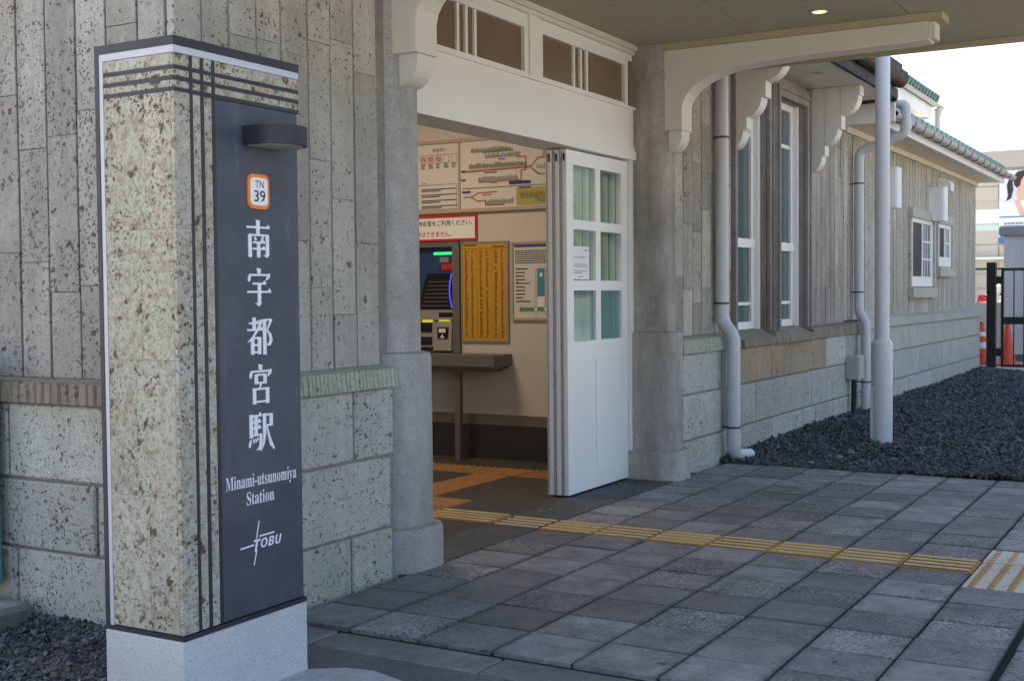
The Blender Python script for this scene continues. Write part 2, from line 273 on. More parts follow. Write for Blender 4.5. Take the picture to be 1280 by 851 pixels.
# ------------------------------------------------------------ geometry helpers
ORG = {}
class MB:
    def __init__(s): s.v = []; s.f = []
    def add(s, vs, fs):
        o = len(s.v); s.v += [tuple(v) for v in vs]; s.f += [tuple(i + o for i in f) for f in fs]; return s
    def box(s, x0, x1, y0, y1, z0, z1):
        return s.add([(x0, y0, z0), (x1, y0, z0), (x1, y1, z0), (x0, y1, z0), (x0, y0, z1), (x1, y0, z1), (x1, y1, z1), (x0, y1, z1)],
                     [(0, 3, 2, 1), (4, 5, 6, 7), (0, 1, 5, 4), (1, 2, 6, 5), (2, 3, 7, 6), (3, 0, 4, 7)])
    def cbox(s, x0, x1, y0, y1, z0, z1, c=0.006):
        c = min(c, (x1 - x0) * 0.4, (y1 - y0) * 0.4, (z1 - z0) * 0.4); vs = []; idx = {}
        P = ((x0, x1), (y0, y1), (z0, z1))
        for sx in (0, 1):
            for sy in (0, 1):
                for sz in (0, 1):
                    for ax in range(3):
                        co = []
                        for a, sg in enumerate((sx, sy, sz)):
                            val = P[a][sg]
                            if a != ax: val += c if sg == 0 else -c
                            co.append(val)
                        idx[(sx, sy, sz, ax)] = len(vs); vs.append(co)
        fs = []
        for ax in range(3):
            a, b = [k for k in range(3) if k != ax]
            for sg in (0, 1):
                q = []
                for ua, ub in ((0, 0), (1, 0), (1, 1), (0, 1)):
                    k = [0, 0, 0]; k[ax] = sg; k[a] = ua; k[b] = ub; q.append(idx[(*k, ax)])
                fs.append(tuple(q))
            for ua in (0, 1):
                for ub in (0, 1):
                    q = []
                    for e, f in ((0, a), (1, a), (1, b), (0, b)):
                        k = [0, 0, 0]; k[ax] = e; k[a] = ua; k[b] = ub; q.append(idx[(*k, f)])
                    fs.append(tuple(q))
        for sx in (0, 1):
            for sy in (0, 1):
                for sz in (0, 1): fs.append(tuple(idx[(sx, sy, sz, a)] for a in range(3)))
        return s.add(vs, fs)
    def prism(s, poly, axis, a, b):
        n = len(poly)
        def P(u, v, w): return {'x': (w, u, v), 'y': (u, w, v), 'z': (u, v, w)}[axis]
        return s.add([P(u, v, a) for u, v in poly] + [P(u, v, b) for u, v in poly],
                     [tuple(range(n)), tuple(range(2 * n - 1, n - 1, -1))] + [(i, i + n, (i + 1) % n + n, (i + 1) % n) for i in range(n)])
    def tube(s, pts, rad, seg=14, caps=True):
        pts = [Vector(p) for p in pts]; rings = []; up = None
        for i, p in enumerate(pts):
            tn = ((pts[min(i + 1, len(pts) - 1)] - p).normalized() + (p - pts[max(i - 1, 0)]).normalized()).normalized()
            if up is None: up = tn.orthogonal().normalized()
            up = (up - tn * up.dot(tn)).normalized(); sd_ = tn.cross(up)
            r = rad[i] if isinstance(rad, (list, tuple)) else rad
            rings.append([p + r * (math.cos(2 * PI * k / seg) * up + math.sin(2 * PI * k / seg) * sd_) for k in range(seg)])
        n = len(rings); vs = [v for r in rings for v in r]; fs = []
        for i in range(n - 1):
            for k in range(seg): fs.append((i * seg + k, i * seg + (k + 1) % seg, (i + 1) * seg + (k + 1) % seg, (i + 1) * seg + k))
        if caps: fs += [tuple(range(seg - 1, -1, -1)), tuple((n - 1) * seg + k for k in range(seg))]
        return s.add(vs, fs)
    def loft(s, polys):
        n = len(polys[0]); vs = [v for p in polys for v in p]; fs = [tuple(range(n - 1, -1, -1)), tuple((len(polys) - 1) * n + k for k in range(n))]
        for i in range(len(polys) - 1):
            for k in range(n): fs.append((i * n + k, i * n + (k + 1) % n, (i + 1) * n + (k + 1) % n, (i + 1) * n + k))
        return s.add(vs, fs)
    def quad(s, o, u, v, x0, x1, y0, y1, off=0.0):
        o, u, v = Vector(o), Vector(u), Vector(v); n = u.cross(v).normalized() * off
        return s.add([o + u * a + v * b + n for a, b in ((x0, y0), (x1, y0), (x1, y1), (x0, y1))], [(0, 1, 2, 3)])
    def poly(s, o, u, v, pts, off=0.0):
        o, u, v = Vector(o), Vector(u), Vector(v); n = u.cross(v).normalized() * off
        return s.add([o + u * a + v * b + n for a, b in pts], [tuple(range(len(pts)))])

def obj(name, mb, m, parent=None, smooth=False, origin=None, label=None, kind=None):
    base = ORG[parent.name] if parent else Vector((0, 0, 0))
    org = Vector(origin) if origin is not None else (Vector(base) if parent else Vector((0, 0, 0)))
    if parent is None and origin is None and mb.v:
        a = np.array(mb.v); org = Vector(((a[:, 0].min() + a[:, 0].max()) / 2, (a[:, 1].min() + a[:, 1].max()) / 2, a[:, 2].min()))
    me = bpy.data.meshes.new(name); me.from_pydata([tuple(Vector(v) - org) for v in mb.v], [], mb.f)
    me.materials.append(MATS[m])
    import bmesh
    bm = bmesh.new(); bm.from_mesh(me); bmesh.ops.recalc_face_normals(bm, faces=bm.faces) if not name.startswith(('print', 'letter', 'lettering')) else None; bm.to_mesh(me); bm.free()
    if smooth:
        me.polygons.foreach_set('use_smooth', [True] * len(me.polygons))
        try: me.set_sharp_from_angle(angle=math.radians(35))
        except Exception: pass
    o = bpy.data.objects.new(name, me); COL.objects.link(o); o.location = org - base if parent else org
    if parent: o.parent = parent
    ORG[o.name] = org
    if label: o['label'] = label
    if kind: o['kind'] = kind
    return o
def tag(o, label, cat, group=None, kind=None):
    o['label'] = label; o['category'] = cat
    if group: o['group'] = group
    if kind: o['kind'] = kind
    return o
def thing(name, loc, label, cat, group=None):
    e = bpy.data.objects.new(name, None); e.empty_display_size = 0.1; COL.objects.link(e); e.location = loc; ORG[e.name] = Vector(loc)
    return tag(e, label, cat, group)
def struct(name, mb, m, smooth=False):
    o = obj(name, mb, m, smooth=smooth); o['kind'] = 'structure'; return o
def box(*a): return MB().box(*a)
def cbox(*a, c=0.006): return MB().cbox(*a, c)
def text_geo(s):
    cu = bpy.data.curves.new('txt', 'FONT'); cu.body = s; cu.size = 1; cu.resolution_u = 3
    o = bpy.data.objects.new('txt', cu); COL.objects.link(o); bpy.context.view_layer.update()
    ev = o.evaluated_get(bpy.context.evaluated_depsgraph_get()); me = ev.to_mesh()
    vs = [tuple(v.co) for v in me.vertices]; fs = [tuple(p.vertices) for p in me.polygons]; ev.to_mesh_clear()
    bpy.data.objects.remove(o); bpy.data.curves.remove(cu); return vs, fs
def text(mb, s, o, u, v, x0, x1, y0, y1, off=0.002):
    """lettering fitted to the rectangle x0..x1, y0..y1 of the plane (o,u,v)"""
    vs, fs = text_geo(s)
    if not vs: return mb
    a = np.array(vs); lo = a.min(0); hi = a.max(0); o, u, v = Vector(o), Vector(u), Vector(v); n = u.cross(v).normalized() * off
    out = [o + n + u * (x0 + (p[0] - lo[0]) / (hi[0] - lo[0]) * (x1 - x0)) + v * (y0 + (p[1] - lo[1]) / max(1e-6, hi[1] - lo[1]) * (y1 - y0)) for p in vs]
    return mb.add(out, fs)
def rrect(x0, x1, y0, y1, r, seg=6, corners=(1, 1, 1, 1)):
    pts = []
    for (cx, cy, a0, on) in ((x1 - r, y1 - r, 0, corners[0]), (x0 + r, y1 - r, 90, corners[1]), (x0 + r, y0 + r, 180, corners[2]), (x1 - r, y0 + r, 270, corners[3])):
        if on: pts += [(cx + r * math.cos(math.radians(a0 + 90 * k / seg)), cy + r * math.sin(math.radians(a0 + 90 * k / seg))) for k in range(seg + 1)]
        else: pts.append({0: (x1, y1), 90: (x0, y1), 180: (x0, y0), 270: (x1, y0)}[a0])
    return pts
def elbow(pts, r=0.07, seg=5):
    """polyline with rounded corners"""
    pts = [Vector(p) for p in pts]; out = [pts[0]]
    for i in range(1, len(pts) - 1):
        a, b, c = pts[i - 1], pts[i], pts[i + 1]; d1 = (a - b); d2 = (c - b)
        rr = min(r, d1.length * 0.45, d2.length * 0.45); p0 = b + d1.normalized() * rr; p2 = b + d2.normalized() * rr
        for k in range(seg + 1):
            q = k / seg; out.append((1 - q) ** 2 * p0 + 2 * q * (1 - q) * b + q * q * p2)
    return out + [pts[-1]]
def cylz(x, y, z0, z1, r0, r1=None, seg=20): return MB().tube([(x, y, z0), (x, y, z1)], [r0, r0 if r1 is None else r1], seg)

# ------------------------------------------------------------ ground
g = MB().add([(-400, -400, -0.06), (700, -400, -0.06), (700, 400, -0.06), (-400, 400, -0.06)], [(0, 1, 2, 3)])
struct('ground', g, 'plaza')
struct('road_edge', box(1.0, 3.33, -3.4, 3.0, -0.2, -0.020), 'asphalt')
struct('parking_lot', box(19.3, 44, -20, 20, -0.2, 0.0), 'lot_gravel')
# sub-base of the paving; its dark top shows only in the joints
pave = struct('paving', box(3.497, 8.262, -4.6, -0.03, -0.2, -0.016), 'joint_dirt')
XL = [5.475 - 0.2807 * k for k in range(8)][::-1]; XU = [5.757 + 0.277 * k for k in range(10)]
YL = [-0.045 - 0.303 * k for k in range(9)]
def tile(x0, x1, y0, y1, m='paving', name='paving_tile', g=0.0055, z=0.0, c=0.002):
    dz = random.uniform(-0.0025, 0.0025)
    a, b = (x0 + x1) / 2, (y0 + y1) / 2
    o = obj(name, cbox(x0 + g, x1 - g, y0 + g, y1 - g, -0.05, z + dz, c=c), m, pave, origin=(a, b, 0)); o.rotation_euler = (random.uniform(-.006, .006), random.uniform(-.006, .006), random.uniform(-.004, .004)); return o
for X in (XL, XU):
    for x0, x1 in zip(X[:-1], X[1:]):
        for j, (y1, y0) in enumerate(zip(YL[:-1], YL[1:])):
            if x0 > 5.18 and x1 < 6.1 and j == 7: continue
            tile(x0, x1, y0, y1)
# paving beyond the wide joint on the open side
for X in ([3.51 + 0.2807 * k for k in range(7)], [6.034 + 0.277 * k for k in range(9)]):
    for x0, x1 in zip(X[:-1], X[1:]):
        for k in range(4): tile(x0, x1, -2.49 - 0.303 * (k + 1), -2.49 - 0.303 * k)
# guide strip of ridged tactile tiles
def ridged(x0, x1, y0, y1, m1, m2, par, alongy=True, z=0.0):
    o = tile(x0, x1, y0, y1, m1, 'tactile_tile', 0.003, z)
    mb = MB(); n = 4
    for k in range(n):
        xc = x0 + (x1 - x0) * (k + 0.5) / n
        mb.loft([[(xc - w, y, z + h) if alongy else (y, xc - w, z + h) for w, h in ((0.014, 0.001), (-0.014, 0.001), (-0.009, 0.006), (0.009, 0.006))] for y in (y0 + 0.015, y1 - 0.015)])
    obj('ridge', mb, m2, pave); return o
for j in range(-1, 7):
    y1 = -0.045 - 0.303 * j; y1 = min(y1, 0.24)
    ridged(5.48, 5.752, -0.045 - 0.303 * (j + 1) if j >= 0 else -0.045, y1, 'tactile_yellow', 'tactile_ridge', pave)
def dotted(x0, x1, y0, y1, m1, m2, nx, ny, z=0.0):
    tile(x0, x1, y0, y1, m1, 'tactile_tile', 0.0015, z); mb = MB()
    for a in range(nx):
        for b in range(ny):
            cx, cy = x0 + (x1 - x0) * (a + 0.5) / nx, y0 + (y1 - y0) * (b + 0.5) / ny
            mb.loft([[(cx + r * math.cos(2 * PI * k / 10), cy + r * math.sin(2 * PI * k / 10), z + h) for k in range(10)] for r, h in ((0.016, 0.0), (0.011, 0.006))])
    obj('dots', mb, m2, pave)
for a in range(3):
    for b in range(2): dotted(5.195 + 0.267 * a, 5.195 + 0.267 * (a + 1), -2.472 - 0.303 * b + (0.003 if b == 0 else 0), -2.169 - 0.303 * b, 'tactile_white', 'tactile_dot', 5, 4)
# hall floor and threshold
struct('hall_floor', box(4.2, 7.74, 0.25, 4.3, -0.2, 0.0), 'hall_floor')
struct('threshold', box(4.3, 7.70, -0.04, 0.249, -0.2, 0.001), 'threshold')
for (a, b, c, d) in ((5.76, 6.05, 0.70, 0.98),): dotted(a, b, c, d, 'tactile_warm_lit', 'tactile_warm_lit_dot', 5, 5, 0.006)
ridged(5.482, 5.75, 0.25, 0.70, 'tactile_yellow', 'tactile_ridge', pave, True, 0.006)
dotted(5.482, 5.755, 0.70, 0.98, 'tactile_warm_lit', 'tactile_warm_lit_dot', 5, 5, 0.006)
for k in range(3): ridged(0.95, 1.23, 6.05 + 0.3 * k, 6.35 + 0.3 * k, 'tactile_warm_lit', 'tactile_warm_lit', pave, False, 0.006) if False else tile(6.06 + 0.31 * k, 6.06 + 0.31 * (k + 1), 0.98, 1.26, 'tactile_warm_lit', 'tactile_tile', 0.003, 0.008)
for k in range(7): dotted(7.0, 7.28, 0.40 + 0.28 * k, 0.68 + 0.28 * k, 'tactile_warm_lit', 'tactile_warm_lit_dot', 5, 5, 0.006)
# kerb
kb = struct('kerb', box(3.331, 3.4965, -4.6, -0.02, -0.2, -0.03), 'joint_dirt')
ys = [-0.02, -0.32, -1.01, -1.64, -2.3, -3.0, -3.7, -4.4]
for a, b in zip(ys[:-1], ys[1:]): obj('kerb_block', cbox(3.3305, 3.501, b + 0.004, a - 0.004, -0.15, -0.012 + random.uniform(-.004, .004), c=0.006), 'kerb_stone', kb, origin=(3.4, (a + b) / 2, -0.03))
pd = MB().prism([(2.4, -1.6), (2.8, -1.35), (3.08, -0.98), (3.14, -0.86), (3.19, -0.70), (3.17, -0.60), (3.10, -0.50), (2.9, -0.4), (2.54, -0.3), (2.5, -0.5)], 'z', -0.1, -0.016); struct('concrete_pad', pd, 'pad')

# gravel beds (crushed stone, uncountable)
def gravel(name, label, pts, sizes, zf):
    n = len(pts); base = np.array([(1, 0, 0), (-1, 0, 0), (0, 1, 0), (0, -1, 0), (0, 0, 1), (0, 0, -1)], float)
    tri = np.array([(0, 2, 4), (2, 1, 4), (1, 3, 4), (3, 0, 4), (2, 0, 5), (1, 2, 5), (3, 1, 5), (0, 3, 5)])
    v = base[None] * (sizes[:, None, None] * rng.uniform(0.45, 1.15, (n, 6, 1))) * np.array([1.1, 0.9, 0.6]) + rng.normal(0, 0.18, (n, 6, 3)) * sizes[:, None, None]
    q = rng.normal(size=(n, 4)); q[:, 1:3] *= 0.5; q /= np.linalg.norm(q, axis=1)[:, None]
    w, x, y, z = q.T
    R = np.stack([np.stack([1 - 2 * (y * y + z * z), 2 * (x * y - z * w), 2 * (x * z + y * w)], -1), np.stack([2 * (x * y + z * w), 1 - 2 * (x * x + z * z), 2 * (y * z - x * w)], -1), np.stack([2 * (x * z - y * w), 2 * (y * z + x * w), 1 - 2 * (x * x + y * y)], -1)], 1)
    v = np.einsum('nij,nkj->nki', R, v); zz = zf(pts[:, 0], pts[:, 1]) + rng.uniform(-0.3, 0.5, n) * sizes
    v += np.concatenate([pts, zz[:, None]], 1)[:, None, :]
    f = (tri[None] + (np.arange(n) * 6)[:, None, None]).reshape(-1, 3)
    me = bpy.data.meshes.new(name); me.from_pydata(v.reshape(-1, 3).tolist(), [], f.tolist()); me.materials.append(MATS['gravel'])
    o = bpy.data.objects.new(name, me); COL.objects.link(o); return tag(o, label, 'gravel', kind='stuff')
def zr(x, y): return 0.012 + 0.045 * np.clip(1 + y / 0.5, 0, 1) * np.clip((x - 8.5) / 0.8, 0, 1) + 0.012 * np.sin(x * 2.1) * np.cos(y * 2.7 + x)
n = 52000; u = rng.random(n) ** 1.7; px = 8.25 + u * 11.0; wv = 2.2 - (px - 8.25) * 0.14
py = np.where(rng.random(n) < 0.85, -rng.random(n) * wv, -rng.random(n) * 4.2) + 0.02
edge = 8.235 + 0.03 * np.sin(py * 9) + 0.02 * np.sin(py * 23); px = np.maximum(px, edge + rng.random(n) * 0.02)
gx = [8.262, 9, 10, 12, 15, 19.31]; gm = MB()
for a, b in zip(gx[:-1], gx[1:]):
    gm.add([(a, -4.6, 0.0), (b, -4.6, 0.0), (b, -0.5, 0.0), (a, -0.5, 0.0), (b, 0.05, 0.035), (a, 0.05, 0.0 if a < 8.5 else 0.035)], [(0, 1, 2, 3), (3, 2, 4, 5)])
struct('gravel_bed', gm, 'joint_dirt')
gravel('gravel', 'dark blue grey crushed stone bed along the right wall', np.stack([px, py], 1), (0.006 + 0.022 * rng.random(n) ** 2.2) * (1 + (px - 8.25) * 0.05), zr)
n = 19000; pts = np.stack([1.5 + rng.random(n) * 1.56, -1.1 + rng.random(n) * 2.6], 1); pts = pts[~((pts[:, 0] > 2.54) & (pts[:, 1] < -0.16))]
gravel('gravel', 'dark crushed stone strewn at the corner behind the station sign', pts, 0.005 + 0.014 * rng.random(len(pts)) ** 2.2, lambda x, y: -0.014 + 0.04 * np.clip((x - 2.6) / 0.4, 0, 1) * np.clip((y + 0.1) / 0.3, 0, 1))
for q, (x, y, z, r) in enumerate(((8.36, -0.62, 0.015, 0.028), (8.72, -0.72, 0.02, 0.03), (8.95, -0.74, 0.03, 0.032))):
    mb = MB(); vs = []; rings = 5
    for i in range(rings):
        th = PI * (i + 0.5) / rings
        vs.append([(x + r * 1.3 * math.sin(th) * math.cos(a) * random.uniform(.85, 1.1), y + r * math.sin(th) * math.sin(a), z + r * .8 * math.cos(th)) for a in [2 * PI * k / 8 for k in range(8)]])
    tag(obj('pebble', mb.loft(vs), 'kerb_stone', smooth=True), ('grey pebble at the gravel edge next to the paving', 'grey pebble lying between the paving and the steel pole', 'rounded grey pebble lying near the foot of the steel pole')[q], 'pebble', 'pebbles on the dark gravel')

n = 420; dx = np.concatenate([rng.uniform(5.9, 7.6, 170), rng.uniform(3.6, 8.2, 130), 8.22 - rng.random(120) ** 2 * 0.35]); dy = np.concatenate([rng.uniform(-0.5, 0.22, 170), rng.uniform(-2.4, -0.06, 130), rng.uniform(-2.4, -0.1, 120)])
dbr = gravel('debris', 'tiny pale crumbs scattered over the paving and threshold', np.stack([dx, dy], 1), 0.002 + 0.004 * rng.random(n) ** 2, lambda x, y: 0.003 + 0 * x); dbr.data.materials[0] = MATS['pad']
# ------------------------------------------------------------ station building
st = thing('station_building', (3.1, 0.06, 0), 'old stone station building with grey columns and white canopy brackets', 'building')
H = 0.006
def strips_x(par, xs, y, z0, z1, m, lens=(0.42, 0.75), dep=0.035, phase=None, gap=0.005):
    for i, (a, b) in enumerate(zip(xs[:-1], xs[1:])):
        z = z0 if phase is None else z0; first = True
        while z < z1 - 0.02:
            L = random.uniform(*lens) * (random.uniform(0.4, 1) if first else 1); first = False
            e = min(z + L, z1); e = z1 if z1 - e < 0.12 else e
            dy = random.uniform(-0.003, 0.003)
            obj('stone', cbox(a + gap, b - gap, y + dy, y + dep, z + 0.0008, e - 0.0008, c=0.002), m, par, origin=((a + b) / 2, y, (z + e) / 2)); z = e
def strips_y(par, ys, x, z0, z1, m, lens=(0.42, 0.75), dep=0.035):
    for a, b in zip(ys[:-1], ys[1:]):
        z = z0; first = True
        while z < z1 - 0.02:
            L = random.uniform(*lens) * (random.uniform(0.4, 1) if first else 1); first = False
            e = min(z + L, z1); e = z1 if z1 - e < 0.12 else e; dx = random.uniform(-0.003, 0.003)
            obj('stone', cbox(x + dx, x + dep, a + 0.005, b - 0.005, z + 0.0008, e - 0.0008, c=0.002), m, par, origin=(x, (a + b) / 2, (z + e) / 2)); z = e
# front wall left of the entrance
fwl = obj('front_wall', box(3.122, 4.36, H + 0.06, 0.40, 0.85, 3.4), 'mortar', st)
strips_x(fwl, [3.107, 3.245, 3.384, 3.53, 3.671, 3.829, 3.971, 4.125, 4.285], 0.06, 0.905, 3.35, 'stone_left')
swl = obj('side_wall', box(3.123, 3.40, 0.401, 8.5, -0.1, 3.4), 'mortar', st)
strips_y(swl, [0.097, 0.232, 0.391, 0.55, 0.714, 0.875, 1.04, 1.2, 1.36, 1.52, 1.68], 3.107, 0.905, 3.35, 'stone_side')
# plinth, left
def ribs(x0, x1, yf, pitch=0.028, d=0.008):
    pts = []; x = x0
    while x < x1 - 0.004:
        e = min(x + pitch * random.uniform(0.75, 1.25), x1); q = random.uniform(-.002, .002)
        pts += [(x, yf + d + q), (x + (e - x) * 0.2, yf + q), (x + (e - x) * 0.8, yf + q)]; x = e
    pts.append((x1, yf + d)); return pts
def cap_x(par, x0, x1, z0, z1, yf, yb, m, drop=0.012):
    rb = ribs(x0, x1, yf); n = len(rb); poly = rb + [(x1, yb), (x0, yb)]
    N = len(poly); vs = [(a, b, z0) for a, b in poly] + [(a, b + (0.008 if i < n else 0), z1 - (drop if i < n else 0)) for i, (a, b) in enumerate(poly)]
    mb = MB().add(vs, [tuple(range(N)), tuple(range(N, 2 * N))] + [(i, (i + 1) % N, (i + 1) % N + N, i + N) for i in range(N)])
    return obj('cap_stone', mb, m, par, origin=((x0 + x1) / 2, yf, z0))
pl = obj('plinth', box(3.066, 4.30, 0.012, 0.39, -0.15, 0.86), 'mortar', st)
def block_x(par, x0, x1, z0, z1, m, y=0.0, c=0.007, dep=0.06):
    dy = random.uniform(-0.004, 0.004)
    obj('stone_block', cbox(x0 + 0.005, x1 - 0.005, y + dy, y + dep, z0 + 0.005, z1 - 0.005, c=c), m, par, origin=((x0 + x1) / 2, y, (z0 + z1) / 2))
for z0, z1, xs in ((-0.15, 0.212, [3.11, 3.45, 3.995, 4.283]), (0.212, 0.52, [3.11, 3.50, 4.272]), (0.52, 0.815, [3.11, 3.42, 4.022, 4.30])):
    for a, b in zip(xs[:-1], xs[1:]): block_x(pl, a, b, z0, z1, 'stone_plinth')
cap_x(pl, 3.03, 3.62, 0.815, 0.905, -0.022, 0.07, 'stone_cap'); cap_x(pl, 3.622, 4.302, 0.815, 0.905, -0.022, 0.07, 'stone_cap')
pls = obj('side_plinth', box(3.065, 3.39, 0.391, 8.5, -0.15, 0.86), 'mortar', st)
def block_y(par, y0, y1, z0, z1, m, x=3.05, c=0.007):
    dx = random.uniform(-0.004, 0.004)
    obj('stone_block', cbox(x + dx, x + 0.06, y0 + 0.005, y1 - 0.005, z0 + 0.005, z1 - 0.005, c=c), m, par, origin=(x, (y0 + y1) / 2, (z0 + z1) / 2))
for z0, z1, ys in ((-0.15, 0.265, [0.0, 0.30, 0.865, 1.4, 1.9]), (0.265, 0.527, [0.0, 0.425, 0.915, 1.5, 1.9]), (0.527, 0.815, [0.0, 0.35, 0.90, 1.35, 1.9])):
    for a, b in zip(ys[:-1], ys[1:]): block_y(pls, a, b, z0, z1, 'stone_plinth')
rb = ribs(0.0, 1.9, 0.0, 0.045, 0.010)
mbc = MB(); N = len(rb) + 2; poly = [(3.028 + b, a) for a, b in rb] + [(3.12, 1.9), (3.12, 0.0)]
mbc.add([(a, b, 0.817) for a, b in poly] + [(a, b, 0.893 if i < len(rb) else 0.907) for i, (a, b) in enumerate(poly)], [tuple(range(N)), tuple(range(N, 2 * N))] + [(i, (i + 1) % N, (i + 1) % N + N, i + N) for i in range(N)])
obj('cap_stone', mbc, 'stone_cap_worn', pls)
# columns
def column(b0, b1, m, label):
    c = obj('column', MB().loft([[(x, y, z) for x, y in rrect(b0 + i[0], b1 - i[1], i[2], 0.36, r, 7, (0, 0, 1, 1))] for z, i, r in
        ((-0.1, (0, 0, -0.075), 0.13), (0.165, (0, 0, -0.075), 0.13), (0.185, (0.006, 0.006, -0.066), 0.125), (0.192, (0.022, 0.02, -0.032), 0.12), (0.925, (0.022, 0.02, -0.030), 0.12),
         (0.948, (0.026, 0.026, -0.024), 0.118), (0.956, (0.05, 0.055, 0.012), 0.10), (2.80, (0.052, 0.06, 0.018), 0.10))]), m, st, smooth=True, label=label)
    return c
column(4.28, 4.65, 'column_concrete', 'grey concrete column with stepped round base at the sign side of the door')
column(7.255, 7.61, 'column_concrete_right', 'stained concrete column with stepped round base beside the white door')
# wall core above door and right part
obj('upper_wall', box(4.36, 7.60, 0.30, 0.45, 2.80, 3.4), 'concrete_fill', st)
# front wall right of the entrance
fwr = obj('front_wall', MB().box(7.50, 8.71, H + 0.06, 0.40, 0.85, 3.2).box(10.66, 11.75, H + 0.06, 0.40, 0.85, 3.2).box(8.71, 10.66, 0.30, 0.42, 0.85, 3.2).box(8.71, 10.66, 0.09, 0.30, 2.90, 3.2), 'mortar', st)
strips_x(fwr, [7.545, 7.725, 7.898, 8.062, 8.231, 8.40, 8.535, 8.655], 0.06, 0.915, 2.975, 'stone_right', (0.35, 0.6))
strips_x(fwr, [10.70 + 0.1486 * k for k in range(6)], 0.06, 0.915, 2.975, 'stone_stained', (0.35, 0.6))
strips_x(fwr, [11.443, 11.56, 11.66, 11.755], 0.06, 0.915, 2.975, 'stone_right', (0.35, 0.6))
plr = obj('plinth', box(7.5, 12.30, 0.012, 0.39, -0.15, 0.86), 'mortar', st)
for z0, z1, xs, ms in ((-0.15, 0.215, [7.56, 8.30, 8.66, 9.43, 10.62, 11.86, 12.29], 'ppppppp'), (0.215, 0.522, [7.56, 8.29, 8.42, 9.02, 10.49, 11.55, 12.29], 'pBpppsp'), (0.522, 0.80, [7.56, 8.29, 8.40, 8.62, 9.40, 10.95, 11.62, 12.05, 12.29], 'sBpBBspp')):
    for k, (a, b) in enumerate(zip(xs[:-1], xs[1:])):
        block_x(plr, a, b, z0, z1, {'p': 'stone_plinth', 'B': 'stone_plinth_brown', 's': 'stone_wing_plinth'}[ms[k % len(ms)]], 0.022 if b - a < 0.15 else 0.0, 0.008)
cap_x(plr, 7.56, 8.29, 0.80, 0.905, -0.02, 0.07, 'stone_cap'); cap_x(plr, 8.30, 8.68, 0.80, 0.90, -0.012, 0.07, 'stone_cap')
cap_x(plr, 9.47, 9.80, 0.795, 0.905, -0.03, 0.07, 'stone_cap_worn'); cap_x(plr, 10.49, 12.02, 0.80, 0.905, -0.02, 0.07, 'stone_cap_worn'); cap_x(plr, 12.022, 12.29, 0.80, 0.905, -0.02, 0.07, 'stone_cap')
for a, b in ((8.685, 9.468), (9.803, 10.488)): obj('window_sill', MB().prism([(-0.035, 0.80), (-0.035, 0.845), (0.10, 0.912), (0.30, 0.93), (0.30, 0.80)], 'x', a, b), 'stone_cap_worn', plr)
# tall windows with stucco surrounds
def ring_x(x0, x1, z0, z1, w, y0, y1, bottom=False):
    mb = MB().box(x0 - w, x0, y0, y1, z0, z1 + w).box(x1, x1 + w, y0, y1, z0, z1 + w).box(x0, x1, y0, y1, z1, z1 + w)
    if bottom: mb.box(x0, x1, y0, y1, z0, z0 + w)
    return mb
for k, (x0, x1) in enumerate(((8.74, 9.49), (9.78, 10.52))):
    w = thing if False else None
    sr = obj('window_surround', MB().box(x0 - 0.025 if k == 0 else 9.637, x0, 0.065, 0.29, 0.90, 2.955).box(x1, x1 + 0.145 if k == 0 else x1 + 0.14, 0.065, 0.29, 0.90, 2.955).box(x0, x1, 0.065, 0.29, 2.80, 2.955), 'surround_stucco', st)
    mb = MB()
    for wd, yy, o in ((0.055, 0.038, 0.0), (0.03, 0.024, 0.055), (0.022, 0.045, 0.088)):
        if k == 0 and o > 0.08: pass
        lim = 0.14
        mb.box(x1 + o, x1 + o + wd, yy, 0.07, 0.905, 2.80 + o + wd)
        if k == 1 or o < 0.06: mb.box(x0 - o - wd, x0 - o, yy, 0.07, 0.905, 2.80 + o + wd)
        mb.box(x0 - o - 0.001, x1 + o + 0.001, yy + 0.001, 0.07, 2.80 + o, 2.80 + o + wd)
    obj('moulding', mb, 'surround_stucco', sr)
    win = obj('window', ring_x(x0 + 0.055, x1 - 0.055, 0.905, 2.745, 0.055, 0.150, 0.205), 'white_paint', st)
    obj('frame', MB().box(x0 + 0.055, x1 - 0.055, 0.16, 0.20, 0.906, 0.975).box(x0 + 0.055, x1 - 0.055, 0.145, 0.195, 1.555, 1.625).box(x0 + 0.055, x1 - 0.055, 0.165, 0.20, 1.105, 1.13).box(x0 + 0.055, x1 - 0.055, 0.165, 0.20, 2.43, 2.46)
        .box(x0 + 0.055, x0 + 0.105, 0.158, 0.198, 0.975, 2.745).box(x1 - 0.105, x1 - 0.055, 0.158, 0.198, 0.975, 2.745).box(x1 - 0.055, x1 + 0.002, 0.12, 0.15, 0.905, 2.80), 'white_paint', win)
    for z0, z1 in ((0.975, 1.105), (1.13, 1.555), (1.625, 2.43), (2.46, 2.745)): obj('pane', box(x0 + 0.105, x1 - 0.105, 0.178, 0.184, z0, z1), 'window_glass', win)
